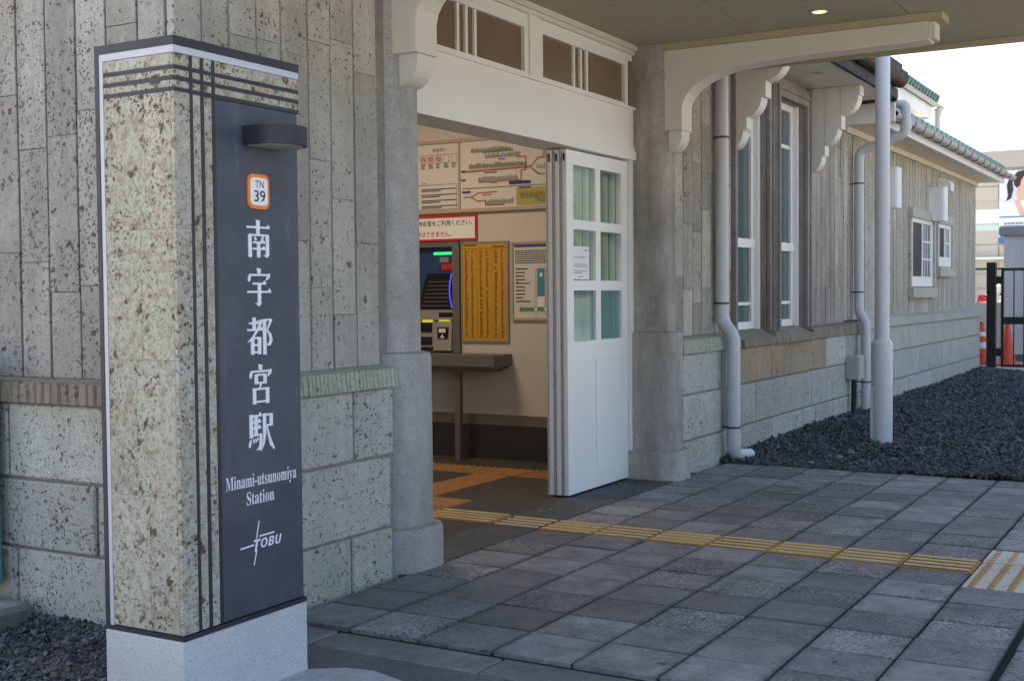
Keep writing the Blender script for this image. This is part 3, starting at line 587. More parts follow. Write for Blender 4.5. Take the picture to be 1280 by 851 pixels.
# corbels under the main eave (white stepped consoles)
def corbel(x0, par, y0=0.058):
    def arc(y_a, z_a, y_b, z_b, n=6):  # convex quarter from (y_a,z_a) top outer to (y_b,z_b) inner bottom
        return [(y_b + (y_a - y_b) * math.cos(PI / 2 * k / n), z_a + (z_b - z_a) * math.sin(PI / 2 * k / n)) for k in range(n + 1)]
    x1 = x0 + 0.14; mb = MB()
    secs = [(-0.36, -0.20, 2.98, 2.90, 2.735), (-0.185, -0.055, 2.979, 2.64, 2.485), (-0.042, y0, 2.978, 2.39, 2.262)]
    c = None
    for i, (yo, yi, zt, zs, zb) in enumerate(secs):
        poly = [(yi, zt), (yo, zt)] + [(yo, zs)] + [(yo + 0.012, zs - 0.002)] + arc(yo + 0.012, zs - 0.004, yi, zb)
        m = MB().prism(poly, 'x', x0 + 0.002 * i, x1 - 0.002 * i)
        if c is None: c = obj('corbel', m, 'cream_wood', par)
        else: obj('corbel_step', m, 'cream_wood', c)
    obj('corbel_back', MB().box(x0 + 0.006, x1 - 0.006, -0.2, -0.0555, 2.62, 2.975).box(x0 + 0.007, x1 - 0.007, -0.056, y0 - .001, 2.40, 2.974), 'cream_wood', c)
corbel(10.70, st); corbel(8.66, st, 0.058)
obj('eave_soffit', box(8.372, 11.62, -0.44, 0.3, 2.982, 3.02), 'soffit_white', st)
rf = obj('roof', MB().prism([(-0.46, 3.10), (4.0, 5.9), (8.8, 3.10), (8.8, 3.02), (-0.46, 3.02)], 'x', 2.9, 11.66), 'green_tile', st)
gt = MB(); ga = [(-0.50 + 0.075 * math.cos(PI + PI * k / 10), 3.16 + 0.095 * math.sin(PI + PI * k / 10)) for k in range(11)] + [(-0.43, 3.20), (-0.57, 3.20)]
obj('gutter', MB().prism(ga, 'x', 8.40, 11.60).box(8.4, 11.62, -0.475, -0.441, 2.972, 3.06).box(8.4, 11.55, -0.53, -0.40, 3.215, 3.27), 'copper_brown', st, smooth=True)
obj('eave_board', MB().box(11.622, 11.66, -0.46, 0.06, 2.96, 3.02), 'copper_brown', st)
# transom, lintel panel and door head
tr = obj('transom', MB().box(4.55, 7.33, 0.24, 0.30, 2.385, 2.41).box(4.55, 7.33, 0.24, 0.30, 2.70, 2.74).box(5.93, 6.04, 0.225, 0.30, 2.385, 2.75), 'white_paint', st)
obj('lintel_panel', MB().box(4.5, 7.33, 0.232, 0.30, 2.150, 2.386), 'white_paint', st)
obj('lintel_trim', MB().box(4.5, 7.33, 0.222, 0.31, 2.118, 2.152).box(4.5, 7.33, 0.212, 0.44, 2.062, 2.117).box(4.5, 7.33, 0.215, 0.30, 2.385, 2.40), 'white_paint', st)
obj('cornice', MB().box(4.55, 7.33, 0.20, 0.30, 2.762, 2.795).box(4.55, 7.33, 0.218, 0.30, 2.738, 2.763), 'white_wood', st)
obj('backing', box(4.4, 7.6, 0.302, 0.33, 2.15, 2.80), 'hall_wall', st)
for x0, x1, bars in ((4.80, 5.925, (5.22, 5.30, 5.385)), (6.045, 7.225, (6.49, 6.58, 6.66))):
    w_ = obj('transom_window', ring_x(x0 + 0.045, x1 - 0.045, 2.41, 2.66, 0.045, 0.232, 0.28), 'white_paint', st)
    mb = MB().box(x0, x1, 0.233, 0.28, 2.388, 2.42)
    for b in bars: mb.box(b - 0.011, b + 0.011, 0.240, 0.272, 2.42, 2.66)
    obj('bar', mb, 'white_paint', w_)
    e = [x0 + 0.045] + list(bars) + [x1 - 0.045]
    for a, b in zip(e[:-1], e[1:]): obj('pane', box(a + 0.001, b - 0.001, 0.254, 0.26, 2.42, 2.66), 'transom_glass', w_)
obj('jamb', box(7.262, 7.325, 0.235, 0.30, 0.0, 2.062), 'door_white', st); obj('jamb', box(4.60, 4.66, 0.30, 0.36, 0.0, 2.062), 'door_white', st)
# canopy
cn = obj('canopy', MB().box(3.3, 8.352, -2.75, 0.30, 2.83, 3.02), 'clamp_dark', st)
cy_ = [0.20, -0.60, -1.50, -2.40, -2.70]; cxs = [3.32, 4.75, 6.58, 8.31]
for a, b in zip(cxs[:-1], cxs[1:]):
    for c, d in zip(cy_[1:], cy_[:-1]): obj('ceiling_panel', cbox(a + 0.004, b - 0.004, c + 0.004, d - 0.004, 2.795, 2.829, c=0.001), 'ceiling_paint', cn)
obj('fascia', MB().box(8.312, 8.356, -2.75, 0.06, 2.762, 3.03).box(3.29, 3.322, -2.75, 0.05, 2.762, 3.03).box(3.322, 8.312, -2.76, -2.702, 2.762, 3.03), 'trim_khaki', cn)
def bracket(xc):
    x0, x1 = xc - 0.082, xc + 0.082; pts = [(0.06, 2.752), (-1.60, 2.752), (-1.60, 2.645)]
    pts += [(-1.50, 2.640), (-0.9, 2.632), (-0.62, 2.622)]
    for k in range(9):
        a = PI / 2 * k / 8; pts.append((-0.55 + 0.465 * math.sin(a), 2.615 - 0.235 * (1 - math.cos(a))))
    pts += [(-0.085, 2.245), (0.06, 2.245)]
    b = obj('bracket', MB().prism(pts, 'x', x0, x1), 'cream_wood', cn)
    obj('bracket_end', MB().box(x0 + 0.012, x1 - 0.012, -1.635, -1.601, 2.655, 2.748), 'cream_wood', b)
    obj('bracket_trim', MB().box(x0 - 0.025, x1 + 0.025, -1.68, 0.05, 2.7525, 2.794), 'trim_khaki', b)
    pp = [(0.06, 2.246), (-0.072, 2.246)] + [(0.03 - 0.102 * math.cos(PI / 2 * k / 7), 2.215 - 0.105 * math.sin(PI / 2 * k / 7)) for k in range(8)] + [(0.06, 2.11)]
    pd_ = obj('pendant', MB().prism(pp, 'x', x0 + 0.03, x1 - 0.004), 'cream_wood', b)
    # rounded boss on the pendant face
    o2 = MB(); rings = []
    for i in range(6):
        th = PI / 2 * i / 5; rings.append([(xc + 0.012 + 0.045 * math.sin(th) * math.cos(a), -0.062 - 0.03 * math.cos(th), 2.235 - 0.075 * math.sin(th) * math.sin(a)) for a in [PI * k / 10 for k in range(11)]])
    if False: obj('boss', o2.loft(rings), 'cream_wood', b)
bracket(4.452); bracket(7.436)
# hall behind the entrance
hw = obj('hall_wall', MB().box(7.73, 7.9, 0.41, 1.83, 0.32, 3.0).box(7.73, 7.9, 1.83, 3.2, 1.62, 3.0).box(7.73, 7.9, 1.83, 4.3, 0.32, 0.76).box(7.73, 7.9, 3.2, 4.3, 0.76, 3.0).box(4.05, 4.2, 0.41, 4.3, 0, 3.0).box(4.05, 7.9, 4.3, 4.4, 0, 3.0).box(7.735, 7.9, 0.34, 4.3, 0.0, 0.32).box(7.59, 7.9, 0.345, 0.409, 0.0, 3.0).box(8.2, 8.25, 1.7, 3.4, 0.6, 1.8), 'hall_wall', st)
obj('hall_ceiling', box(4.05, 7.9, 0.335, 4.4, 2.95, 3.05), 'hall_wall', st)
obj('skirting', MB().box(7.705, 7.7345, 0.41, 4.29, 0.25, 0.325), 'hall_skirt', st); obj('skirting_stone', MB().box(7.70, 7.7345, 0.41, 4.29, 0.0, 0.249), 'hall_stone', st)
cl = thing('hall_lamp', (6.1, 2.0, 2.948), 'round warm ceiling lamp inside the ticket hall', 'lamp')
obj('lamp_ring', MB().tube([(6.1, 2.0, 2.90), (6.1, 2.0, 2.951)], 0.20, 24), 'white_paint', cl, smooth=True); obj('lamp_diffuser', MB().tube([(6.1, 2.0, 2.885), (6.1, 2.0, 2.8995)], [0.17, 0.185], 24), 'lamp_warm', cl, smooth=True)
la = bpy.data.lights.new('hall_light', 'AREA'); la.shape = 'DISK'; la.size = 0.9; la.energy = 8.5; la.color = (1, 0.78, 0.56); lo = bpy.data.objects.new('hall_light', la); COL.objects.link(lo); lo.parent = cl; lo.location = (0, 0, -0.07)

# ------------------------------------------------------------ sliding door: three stacked leaves
dr = thing('sliding_door', (6.83, 0.30, 0), 'white three leaf sliding door with glazed upper panes, pushed open', 'door')
for k in range(3):
    y0 = 0.256 + 0.0475 * k; x0 = 6.41 - 0.004 * k; x1 = 7.255; y1 = y0 + 0.039
    zr_ = [0.921, 1.225, 1.285, 1.588, 1.645, 1.968]; xa, xb, xc, xd = x0 + 0.085, 6.795, 6.862, 7.168
    mb = MB().box(x0, xa, y0, y1, 0.012, 2.052).box(xd, x1, y0, y1, 0.012, 2.052).box(xa, xd, y0, y1, 1.968, 2.052).box(xa, xd, y0, y1, 1.588, 1.645).box(xa, xd, y0, y1, 1.225, 1.285).box(xa, xd, y0, y1, 0.80, 0.921).box(xa, xd, y0, y1, 0.012, 0.145)
    mb.box(xb, xc, y0, y1, 0.921, 1.225).box(xb, xc, y0, y1, 1.285, 1.588).box(xb, xc, y0, y1, 1.645, 1.968).box(xb, xc, y0, y1, 0.145, 0.80)
    lf = obj('leaf', mb, 'door_white', dr)
    for a, b in ((xa, xb), (xc, xd)):
        obj('panel', cbox(a, b, y0 + 0.005, y1 - 0.005, 0.145, 0.80, c=0.003), 'door_white', lf)
        for q, (c, d) in enumerate(((0.921, 1.225), (1.285, 1.588), (1.645, 1.968))): obj('pane', box(a + .001, b - .001, y0 + 0.017, y0 + 0.021, c, d), 'film_glass' if q == 0 else 'clear_glass', lf)
    obj('edge_seal', MB().box(x0 - 0.004, x0, y0 + 0.026, y0 + 0.034, 0.02, 2.04), 'frame_metal', lf)
    obj('latch_plate', MB().box(x0 - 0.003, x0, y0 + 0.010, y0 + 0.022, 1.985, 2.03), 'clamp_dark', lf)
nt = thing('paper_notice', (6.65, 0.268, 1.29), 'white printed paper notice taped inside the door pane', 'notice')
obj('paper', box(6.50, 6.735, 0.2715, 0.2722, 1.292, 1.49), 'paper_white', nt)
U, V = (1, 0, 0), (0, 0, 1); mb = MB(); text(mb, '駅をご利用のお客様へ', (6.5, 0.2705, 1.29), U, V, 0.025, 0.185, 0.128, 0.140, 0.0)
for zz, w in ((0.09, .17), (0.078, .19), (0.05, .18), (0.038, .12), (0.015, .06)): mb.quad((6.5, 0.2705, 1.29), U, V, 0.02 if zz > .02 else .15, 0.02 + w, zz, zz + 0.004)
mb.quad((6.5, 0.2705, 1.29), U, V, 0.16, 0.22, 0.175, 0.181); obj('print', mb, 'ink_grey', nt)

# ------------------------------------------------------------ inside the hall (wall X=7.73, seen from the door): u = -Y
XI = 7.73; UY = (0, -1, 0)
def I(y): return -y     # u coordinate of a y position when origin y=0
O_ = (XI, 0, 0)
nb = thing('notice_board', (XI - 0.02, 1.6, 1.83), 'wide beige framed board with railway route map and rules, on hall wall', 'notice board')
obj('backboard', MB().box(XI - 0.018, XI - 0.001, 0.72, 2.62, 1.825, 2.345), 'paper', nb)
obj('frame', MB().box(XI - 0.03, XI - 0.001, 0.70, 2.64, 2.335, 2.36).box(XI - 0.03, XI - 0.001, 0.70, 2.64, 1.815, 1.84).box(XI - 0.028, XI - 0.001, 1.818, 1.834, 1.84, 2.335).box(XI - 0.03, XI - 0.001, 0.70, 0.72, 1.84, 2.335).box(XI - 0.03, XI - 0.001, 2.62, 2.64, 1.84, 2.335), 'frame_wood', nb)
P0 = (XI - 0.0195, 0, 0)
mb = MB(); text(mb, 'おねがい', P0, UY, V, -2.06, -1.94, 2.275, 2.305)
for k in range(5):
    u0 = -2.17 + 0.068 * k
    for s_ in range(2): mb.quad(P0, UY, V, u0, u0 + 0.05, 2.19 + s_ * 0.062, 2.1925 + s_ * 0.062, .002)
    for s_ in range(2): mb.quad(P0, UY, V, u0 + s_ * 0.048, u0 + s_ * 0.048 + 0.002, 2.19, 2.253, .002)
    for r_ in range(3): mb.quad(P0, UY, V, u0 + .004, u0 + random.uniform(.03, .046), 2.178 - r_ * 0.012, 2.183 - r_ * 0.012, .002)
for r_ in range(4):
    zz = 1.995 - r_ * 0.042
    for s_ in range(2):
        x = -2.165
        while x < -1.86 - s_ * 0.14: w = random.uniform(.008, .022); mb.quad(P0, UY, V, x, x + w, zz - s_ * .013, zz - s_ * .013 + .007, .002); x += w + .003
for a, b, c, d in ((-2.2, -1.85, 2.03, 2.032), (-2.2, -1.85, 1.845, 1.847), (-2.2, -2.198, 1.845, 2.03), (-1.852, -1.85, 1.845, 2.03), (-1.80, -0.75, 1.986, 1.990)): mb.quad(P0, UY, V, a, b, c, d, .002)
text(mb, '待合室', P0, UY, V, -2.16, -2.12, 2.04, 2.05); text(mb, '路線図 運賃表 東武宇都宮線', P0, UY, V, -1.40, -1.24, 2.006, 2.018, .004)
def ticks(mb, u0, u1, z, n, up=1):
    for k in range(n):
        u = u0 + (u1 - u0) * k / n; h = random.uniform(.022, .042); mb.quad(P0, UY, V, u, u + .0028, z, z + up * h, .003)
for z, a, b, n_ in ((2.245, -1.72, -1.38, 40), (2.20, -1.60, -1.30, 32), (2.13, -1.74, -1.25, 60), (2.035, -1.66, -1.32, 36), (2.10, -1.17, -0.8, 30), (2.19, -1.12, -.8, 30), (1.865, -1.60, -1.36, 26), (1.905, -1.31, -1.1, 20), (1.87, -1.18, -.85, 26)): ticks(mb, a, b, z, n_)
obj('print', mb, 'ink', nb)
mb = MB()
for k in range(3):
    cx, cz = -2.145 + 0.068 * k, 2.222; N = 16
    for i in range(N):
        a, b = 2 * PI * i / N, 2 * PI * (i + 1) / N
        mb.poly(P0, UY, V, [(cx + r * math.cos(t_), cz + r * math.sin(t_)) for r, t_ in ((.018, a), (.018, b), (.012, b), (.012, a))], .003)
    mb.poly(P0, UY, V, [(cx - .012, cz + .010), (cx - .010, cz + .013), (cx + .012, cz - .010), (cx + .010, cz - .013)], .003)
obj('print', mb, 'ink_red', nb)
def route(mb, pts, w=0.008):
    for (a, b), (c, d) in zip(pts[:-1], pts[1:]):
        dx, dz = c - a, d - b; L = math.hypot(dx, dz); nx, nz = -dz / L * w / 2, dx / L * w / 2
        mb.poly(P0, UY, V, [(a - nx, b - nz), (c - nx, d - nz), (c + nx, d + nz), (a + nx, b + nz)], .0025)
mb = MB()
for p_ in ([(-1.80, 2.108), (-1.22, 2.118)], [(-1.22, 2.118), (-1.16, 2.18), (-.8, 2.185)], [(-1.22, 2.112), (-1.16, 2.065), (-.8, 2.06)], [(-1.66, 2.03), (-1.30, 2.03), (-1.30, 2.10), (-1.26, 2.10), (-1.26, 2.195), (-1.34, 2.197)]): route(mb, p_)
for p_ in ([(-1.79, 1.925), (-1.72, 1.925), (-1.67, 1.95), (-1.5, 1.955)], [(-1.63, 1.935), (-1.55, 1.935)]): route(mb, p_, .007)
obj('print', mb, 'map_red', nb)
mb = MB()
for p_ in ([(-1.72, 1.922), (-1.67, 1.893), (-1.60, 1.893), (-1.60, 1.86), (-1.44, 1.86)],): route(mb, p_, .008)
obj('print', mb, 'map_brown', nb)
mb = MB(); route(mb, [(-1.80, 2.116), (-1.22, 2.126)], .012); route(mb, [(-1.2, 2.10), (-1.14, 2.06)], .01); mb.quad(P0, UY, V, -1.34, -0.98, 1.848, 1.975, .0015); mb.quad(P0, UY, V, -1.3, -1.27, 2.27, 2.29, .003); obj('print', mb, 'map_yellow', nb)
mb = MB()
for p_ in ([(-1.62, 2.245), (-1.36, 2.248)], [(-1.3, 1.90), (-1.15, 1.905)], [(-1.15, 1.87), (-.9, 1.87)]): route(mb, p_, .012)
obj('print', mb, 'map_green', nb)
mb = MB()
for a, b, c, d in ((-1.40, -1.22, 2.0, 2.024), (-1.61, -1.50, 2.094, 2.101), (-1.49, -1.43, 2.185, 2.192), (-1.81, -1.77, 2.11, 2.122), (-1.81, -1.77, 2.045, 2.057), (-1.8, -1.73, 1.955, 1.97), (-1.32, -1.22, 1.968, 1.98), (-1.56, -1.5, 2.018, 2.022)): mb.quad(P0, UY, V, a, b, c, d, .003)
obj('print', mb, 'ink_blue', nb)
# red bordered sign
rs = thing('red_bordered_sign', (XI - 0.01, 2.1, 1.61), 'white sign with red border and Japanese lettering above the ticket machine', 'sign')
obj('plate', box(XI - 0.014, XI - 0.001, 1.694, 2.75, 1.615, 1.792), 'paper_white', rs)
obj('border', MB().box(XI - 0.016, XI - 0.001, 1.683, 2.76, 1.782, 1.798).box(XI - 0.016, XI - 0.001, 1.683, 2.76, 1.609, 1.625).box(XI - 0.0158, XI - 0.001, 1.683, 1.699, 1.625, 1.782).box(XI - 0.0158, XI - 0.001, 2.744, 2.76, 1.625, 1.782), 'ink_red', rs)
PS = (XI - 0.0145, 0, 0)
obj('lettering', text(MB(), '待合室をご利用ください。', PS, UY, V, -2.205, -1.722, 1.722, 1.764), 'ink', rs)
obj('lettering', text(MB(), '断はできません。', PS, UY, V, -2.215, -1.908, 1.642, 1.684), 'ink_red', rs)
# ticket machine set into the wall
tm = thing('ticket_machine', (XI, 2.3, 0.77), 'blue and silver ticket vending machine set in a grey frame', 'ticket machine')
obj('frame', MB().box(XI - 0.03, XI + 0.05, 1.832, 1.893, 0.775, 1.60).box(XI - 0.03, XI + 0.05, 1.893, 3.2, 1.565, 1.60), 'counter_grey', tm)
obj('cabinet', MB().box(XI + 0.02, XI + 0.45, 1.895, 3.15, 0.775, 1.565), 'machine_blue', tm)
obj('screen_bezel', MB().add([(XI - 0.02, 1.905, 1.10), (XI - 0.02, 2.215, 1.10), (XI + 0.015, 2.15, 1.36), (XI + 0.015, 1.905, 1.36), (XI + 0.02, 1.905, 1.10), (XI + 0.02, 2.215, 1.10), (XI + 0.019, 2.15, 1.37), (XI + 0.019, 1.905, 1.37)], [(0, 1, 2, 3), (4, 7, 6, 5), (0, 4, 5, 1), (1, 5, 6, 2), (2, 6, 7, 3), (3, 7, 4, 0)]), 'machine_dark', tm)
PT = (XI + 0.019, 0, 0); mb = MB()
for r_ in range(7): mb.quad((XI - 0.02, 0, 0), UY, V, -2.17 + r_ * .007, -1.93, 1.125 + r_ * 0.03, 1.128 + r_ * 0.03, .004 - r_ * .005)
obj('print', mb, 'ink_grey', tm)
obj('display_lamp', box(XI + 0.012, XI + 0.0195, 1.90, 2.085, 1.508, 1.528), 'led_green', tm)
obj('number_plate', box(XI + 0.012, XI + 0.0195, 1.95, 2.03, 1.45, 1.49), 'ink_grey', tm)
for y_, m_ in ((2.03, 'map_green'), (1.955, 'map_red'), (1.905, 'map_red')): obj('button', box(XI + 0.012, XI + 0.0195, y_, y_ + 0.055, 1.395, 1.44), 'ink_blue' if m_ == 'map_green' else 'ink_red', tm)
mb = MB().tube([(XI - 0.018, 1.905 + 0.02 * math.sin(PI * k / 8), 1.11 + 0.032 * k) for k in range(9)], 0.005, 6); obj('light_strip', mb, 'led_blue', tm)
obj('shelf', MB().box(XI - 0.02, XI + 0.019, 1.90, 2.9, 1.02, 1.095), 'machine_silver', tm)
for q_ in ((XI - 0.022, XI + 0.0, 1.90, 2.02, 1.04, 1.075), (XI - .03, XI, 2.05, 2.21, .79, .815), (XI - .015, XI + .001, 2.09, 2.2, .925, 1.0), (XI - .015, XI + .001, 2.09, 2.2, .83, .89)): obj('slot', box(*q_), 'machine_dark', tm)
obj('coin_unit', MB().box(XI - 0.01, XI + 0.019, 2.06, 2.9, 0.78, 1.02), 'machine_silver', tm)
obj('card_reader', MB().add([(XI - 0.05, 1.895, 0.79), (XI - 0.05, 2.055, 0.79), (XI - 0.02, 2.05, 1.0), (XI - 0.02, 1.905, 1.0), (XI + .019, 1.895, 0.79), (XI + .019, 2.055, 0.79), (XI + .019, 2.05, 1.02), (XI + .019, 1.905, 1.02)], [(0, 1, 2, 3), (4, 7, 6, 5), (0, 4, 5, 1), (1, 5, 6, 2), (2, 6, 7, 3), (3, 7, 4, 0)]), 'machine_silver', tm)
obj('reader_window', box(XI - 0.046, XI - 0.02, 1.93, 2.02, 0.88, 0.965), 'machine_dark', tm)
mb = MB().quad((XI - 0.047, 0, 0), UY, V, -2.005, -1.945, .925, .955, .001); mb.poly((XI - .047, 0, 0), UY, V, [(-1.995, .885), (-1.955, .885), (-1.975, .915)], .001); obj('print', mb, 'paper_white', tm)
obj('status_light', MB().box(XI - 0.024, XI, 2.08, 2.17, 1.0, 1.02).box(XI - 0.024, XI, 1.93, 2.02, 1.008, 1.02), 'led_yellow', tm)
# counter
ct = thing('counter', (7.6, 2.0, 0), 'grey shelf counter with a slim leg below the ticket machine', 'counter')
obj('counter_top', MB().box(7.47, 7.729, 1.40, 3.1, 0.69, 0.772), 'counter_grey', ct)
obj('moulding', MB().box(7.49, 7.729, 1.43, 3.1, 0.668, 0.689).box(7.51, 7.729, 1.48, 3.1, 0.648, 0.667), 'counter_grey', ct)
for y_ in (1.73, 2.95): obj('leg', box(7.535, 7.575, y_, y_ + 0.045, 0.0, 0.648), 'counter_grey', ct)
# yellow timetable
tt = thing('timetable', (XI - 0.01, 1.62, 0.865), 'yellow printed timetable poster in a slim metal frame', 'poster')
obj('sheet', box(XI - 0.012, XI - 0.001, 1.43, 1.815, 0.868, 1.586), 'paper_yellow', tt)
obj('frame', MB().box(XI - 0.018, XI - 0.001, 1.418, 1.43, 0.858, 1.596).box(XI - 0.018, XI - 0.001, 1.815, 1.824, 0.858, 1.596).box(XI - 0.017, XI - 0.001, 1.43, 1.815, 0.858, 0.868).box(XI - 0.017, XI - 0.001, 1.43, 1.815, 1.586, 1.596), 'frame_metal', tt)
PT = (XI - 0.0125, 0, 0); mb = MB()
for z in np.arange(0.89, 1.53, 0.0125):
    for c in range(3):
        u = -1.79 + c * 0.128
        if random.random() < .93: mb.quad(PT, UY, V, u, u + random.uniform(.012, .03), z, z + .006, .001)
        if random.random() < .9: mb.quad(PT, UY, V, u + .055, u + .055 + random.uniform(.01, .025), z, z + .006, .001)
mb.quad(PT, UY, V, -1.80, -1.69, 1.565, 1.575, .001); mb.quad(PT, UY, V, -1.55, -1.45, 1.553, 1.561, .001); mb.quad(PT, UY, V, -1.81, -1.44, 1.545, 1.547, .001)
for u in (-1.685, -1.557): mb.quad(PT, UY, V, u, u + .0015, .88, 1.545, .001)
obj('print', mb, 'ink_brown', tt)
# white poster
po = thing('station_map_poster', (XI - 0.01, 1.15, 1.02), 'white framed poster with a blue platform plan beside the timetable', 'poster')
obj('sheet', box(XI - 0.012, XI - 0.001, 0.90, 1.375, 1.035, 1.57), 'paper', po)
obj('frame', MB().box(XI - 0.022, XI - 0.001, 1.375, 1.392, 1.018, 1.587).box(XI - 0.022, XI - 0.001, 0.885, 0.90, 1.018, 1.587).box(XI - 0.021, XI - 0.001, 0.90, 1.375, 1.018, 1.035).box(XI - 0.021, XI - 0.001, 0.90, 1.375, 1.57, 1.587), 'frame_wood', po)
mb = MB().quad(PT, UY, V, -1.365, -0.92, 1.545, 1.562, .001); obj('print', mb, 'ink_blue', po)
mb = MB()
for r_ in range(7):
    x = -1.36
    while x < -0.95: w = random.uniform(.006, .02); mb.quad(PT, UY, V, x, x + w, 1.515 - r_ * .0145, 1.522 - r_ * .0145, .001); x += w + .003
for r_ in range(10): mb.quad(PT, UY, V, -1.355, -1.355 + random.uniform(.05, .12), 1.385 - r_ * .026, 1.393 - r_ * .026, .001)
for u in (-1.19, -1.11): mb.quad(PT, UY, V, u, u + .002, 1.05, 1.39, .001)
obj('print', mb, 'ink', po)
obj('print', MB().quad(PT, UY, V, -1.178, -1.118, 1.19, 1.39, .0012), 'map_teal', po); obj('print', MB().quad(PT, UY, V, -1.31, -0.95, 1.082, 1.112, .0012), 'map_green', po); obj('print', MB().quad(PT, UY, V, -1.35, -1.335, 1.29, 1.30, .0012).quad(PT, UY, V, -1.325, -1.311, 1.082, 1.112, .0012), 'ink_red', po)
obj('print', MB().quad(PT, UY, V, -1.175, -1.12, 1.115, 1.19, .0012).quad(PT, UY, V, -1.155, -1.135, 1.33, 1.36, .002).quad(PT, UY, V, -1.20, -1.18, 1.085, 1.11, .002).quad(PT, UY, V, -1.12, -1.10, 1.085, 1.11, .002), 'paper_white', po)

# ------------------------------------------------------------ pipes, pole, box
def pipe(label, path, r, clamps, name='downpipe'):
    t_ = thing(name, (path[-1][0], path[-1][1], 0), label, 'downpipe')
    obj('pipe', MB().tube(elbow(path, 0.075), r, 18), 'pipe_grey', t_, smooth=True)
    for (x, y, z, yw) in clamps:
        obj('clamp', MB().tube([(x, y, z - 0.007), (x, y, z + 0.007)], r + 0.004, 18).box(x - 0.006, x + 0.006, y + r, yw, z - 0.006, z + 0.006).box(x - 0.03 - r, x - r, y - .004, y + .006, z - .004, z + .004), 'clamp_dark', t_)
    for (x, y, z) in ((path[0][0], path[0][1], 1.0),): pass
    return t_
p1 = pipe('grey downpipe jogging over the plinth, its spout on the paving edge', [(8.30, 0.0, 2.81), (8.30, 0.0, 1.0), (8.30, -0.085, 0.90), (8.30, -0.085, 0.05), (8.54, -0.115, 0.028)], 0.048, [(8.30, 0.0, 2.30, 0.062), (8.30, 0.0, 1.13, 0.062), (8.30, -0.085, 0.25, 0.0)])
obj('socket', MB().tube([(8.30, -0.085, 0.13), (8.30, -0.085, 0.20)], 0.053, 18).tube([(8.30, 0, 0.99), (8.30, 0, 1.03)], 0.052, 18), 'pipe_grey', p1, smooth=True)
p2 = pipe('grey downpipe with swan neck elbow beside the grey box', [(12.02, -0.28, 3.00), (12.02, -0.46, 2.99), (12.02, -0.46, 2.70), (12.02, -0.02, 2.56), (12.02, -0.02, 1.0), (12.02, -0.085, 0.91), (12.02, -0.085, 0.02)], 0.046, [(12.02, -0.02, 2.25, 0.062), (12.02, -0.02, 1.2, 0.062), (12.02, -0.085, 0.33, 0.0)])
obj('hopper', MB().tube([(12.02, -0.46, 2.74), (12.02, -0.46, 2.80)], [0.052, 0.052], 18), 'pipe_grey', p2, smooth=True)
jb = thing('junction_box', (11.75, -0.05, 0.36), 'small beige junction box with black conduit on the plinth', 'junction box')
obj('box', cbox(11.60, 11.80, -0.12, 0.0, 0.375, 0.60, c=0.008), 'box_beige', jb); obj('lid', cbox(11.605, 11.795, -0.128, -0.1205, 0.38, 0.595, c=0.004), 'box_beige', jb)
obj('conduit', MB().tube([(11.72, -0.05, 0.39), (11.715, -0.052, 0.25), (11.70, -0.05, 0.0)], 0.026, 10), 'tyre', jb, smooth=True)
pp = thing('steel_pole', (9.80, -0.765, 0), 'pale grey steel pole with thicker sleeve standing in the gravel', 'pole')
obj('shaft', MB().tube([(9.80, -0.765, 0.6), (9.80, -0.765, 3.9)], 0.0565, 24), 'pole_grey', pp, smooth=True)
obj('sleeve', MB().tube([(9.80, -0.765, -0.1), (9.80, -0.765, 0.80), (9.80, -0.765, 0.83)], [0.083, 0.083, 0.06], 24), 'pole_grey', pp, smooth=True)
obj('access_cover', MB().box(9.735, 9.765, -0.73, -0.690, 0.05, 0.46), 'pole_grey', pp)
# downlights
for (x, y, z, lb) in ((6.97, -1.08, 2.7955, 'lit round downlight in the olive canopy ceiling'), (9.95, -0.22, 2.983, 'round downlight in the pale eave soffit between corbels')):
    d_ = thing('downlight', (x, y, z), lb, 'downlight')
    ring = MB(); N = 24
    ring.loft([[(x + r * math.cos(2 * PI * k / N), y + r * math.sin(2 * PI * k / N), z + h) for k in range(N)] for r, h in ((0.056, 0.0), (0.056, -0.006), (0.044, -0.006), (0.042, 0.0))]); obj('rim', ring, 'frame_metal', d_, smooth=True)
    obj('bulb', MB().loft([[(x + r * math.cos(2 * PI * k / N), y + r * math.sin(2 * PI * k / N), z + h) for k in range(N)] for r, h in ((0.042, -0.002), (0.036, -0.0065))]), 'lamp_warm' if z < 2.9 else 'diffuser', d_)

# ------------------------------------------------------------ wing building
wg = thing('wing_building', (15.4, 0.06, 0), 'low stone wing with green tiled roof beyond the main station wall', 'building')
ww = obj('wall', MB().box(11.75, 18.98, 0.08, 0.5, 0.85, 2.80).box(18.75, 18.985, 0.5, 7.5, -0.1, 2.80).box(11.75, 18.98, 7.2, 7.5, -0.1, 2.8), 'wing_joint', wg)
WX = [11.76 + 0.1572 * k for k in range(47)]
W1, W2 = (14.62, 15.80, 1.26, 2.06), (16.17, 16.98, 1.52, 2.06)
def in_w(a, b, w): return b > w[0] and a < w[1]
for a, b in zip(WX[:-1], WX[1:]):
    segs = [(0.93, 2.79)]
    for w in (W1, W2):
        if in_w(a, b, w): segs = [(0.93, w[2] - 0.1), (w[3] + 0.02, 2.79)]
    for s0, s1 in segs: strips_x(ww, [a, b], 0.06, s0, s1, 'stone_wing', (1.2, 2.4), gap=0.009)
wp = obj('plinth', MB().box(12.29, 19.02, H, 0.5, -0.15, 0.88), 'mortar', wg)
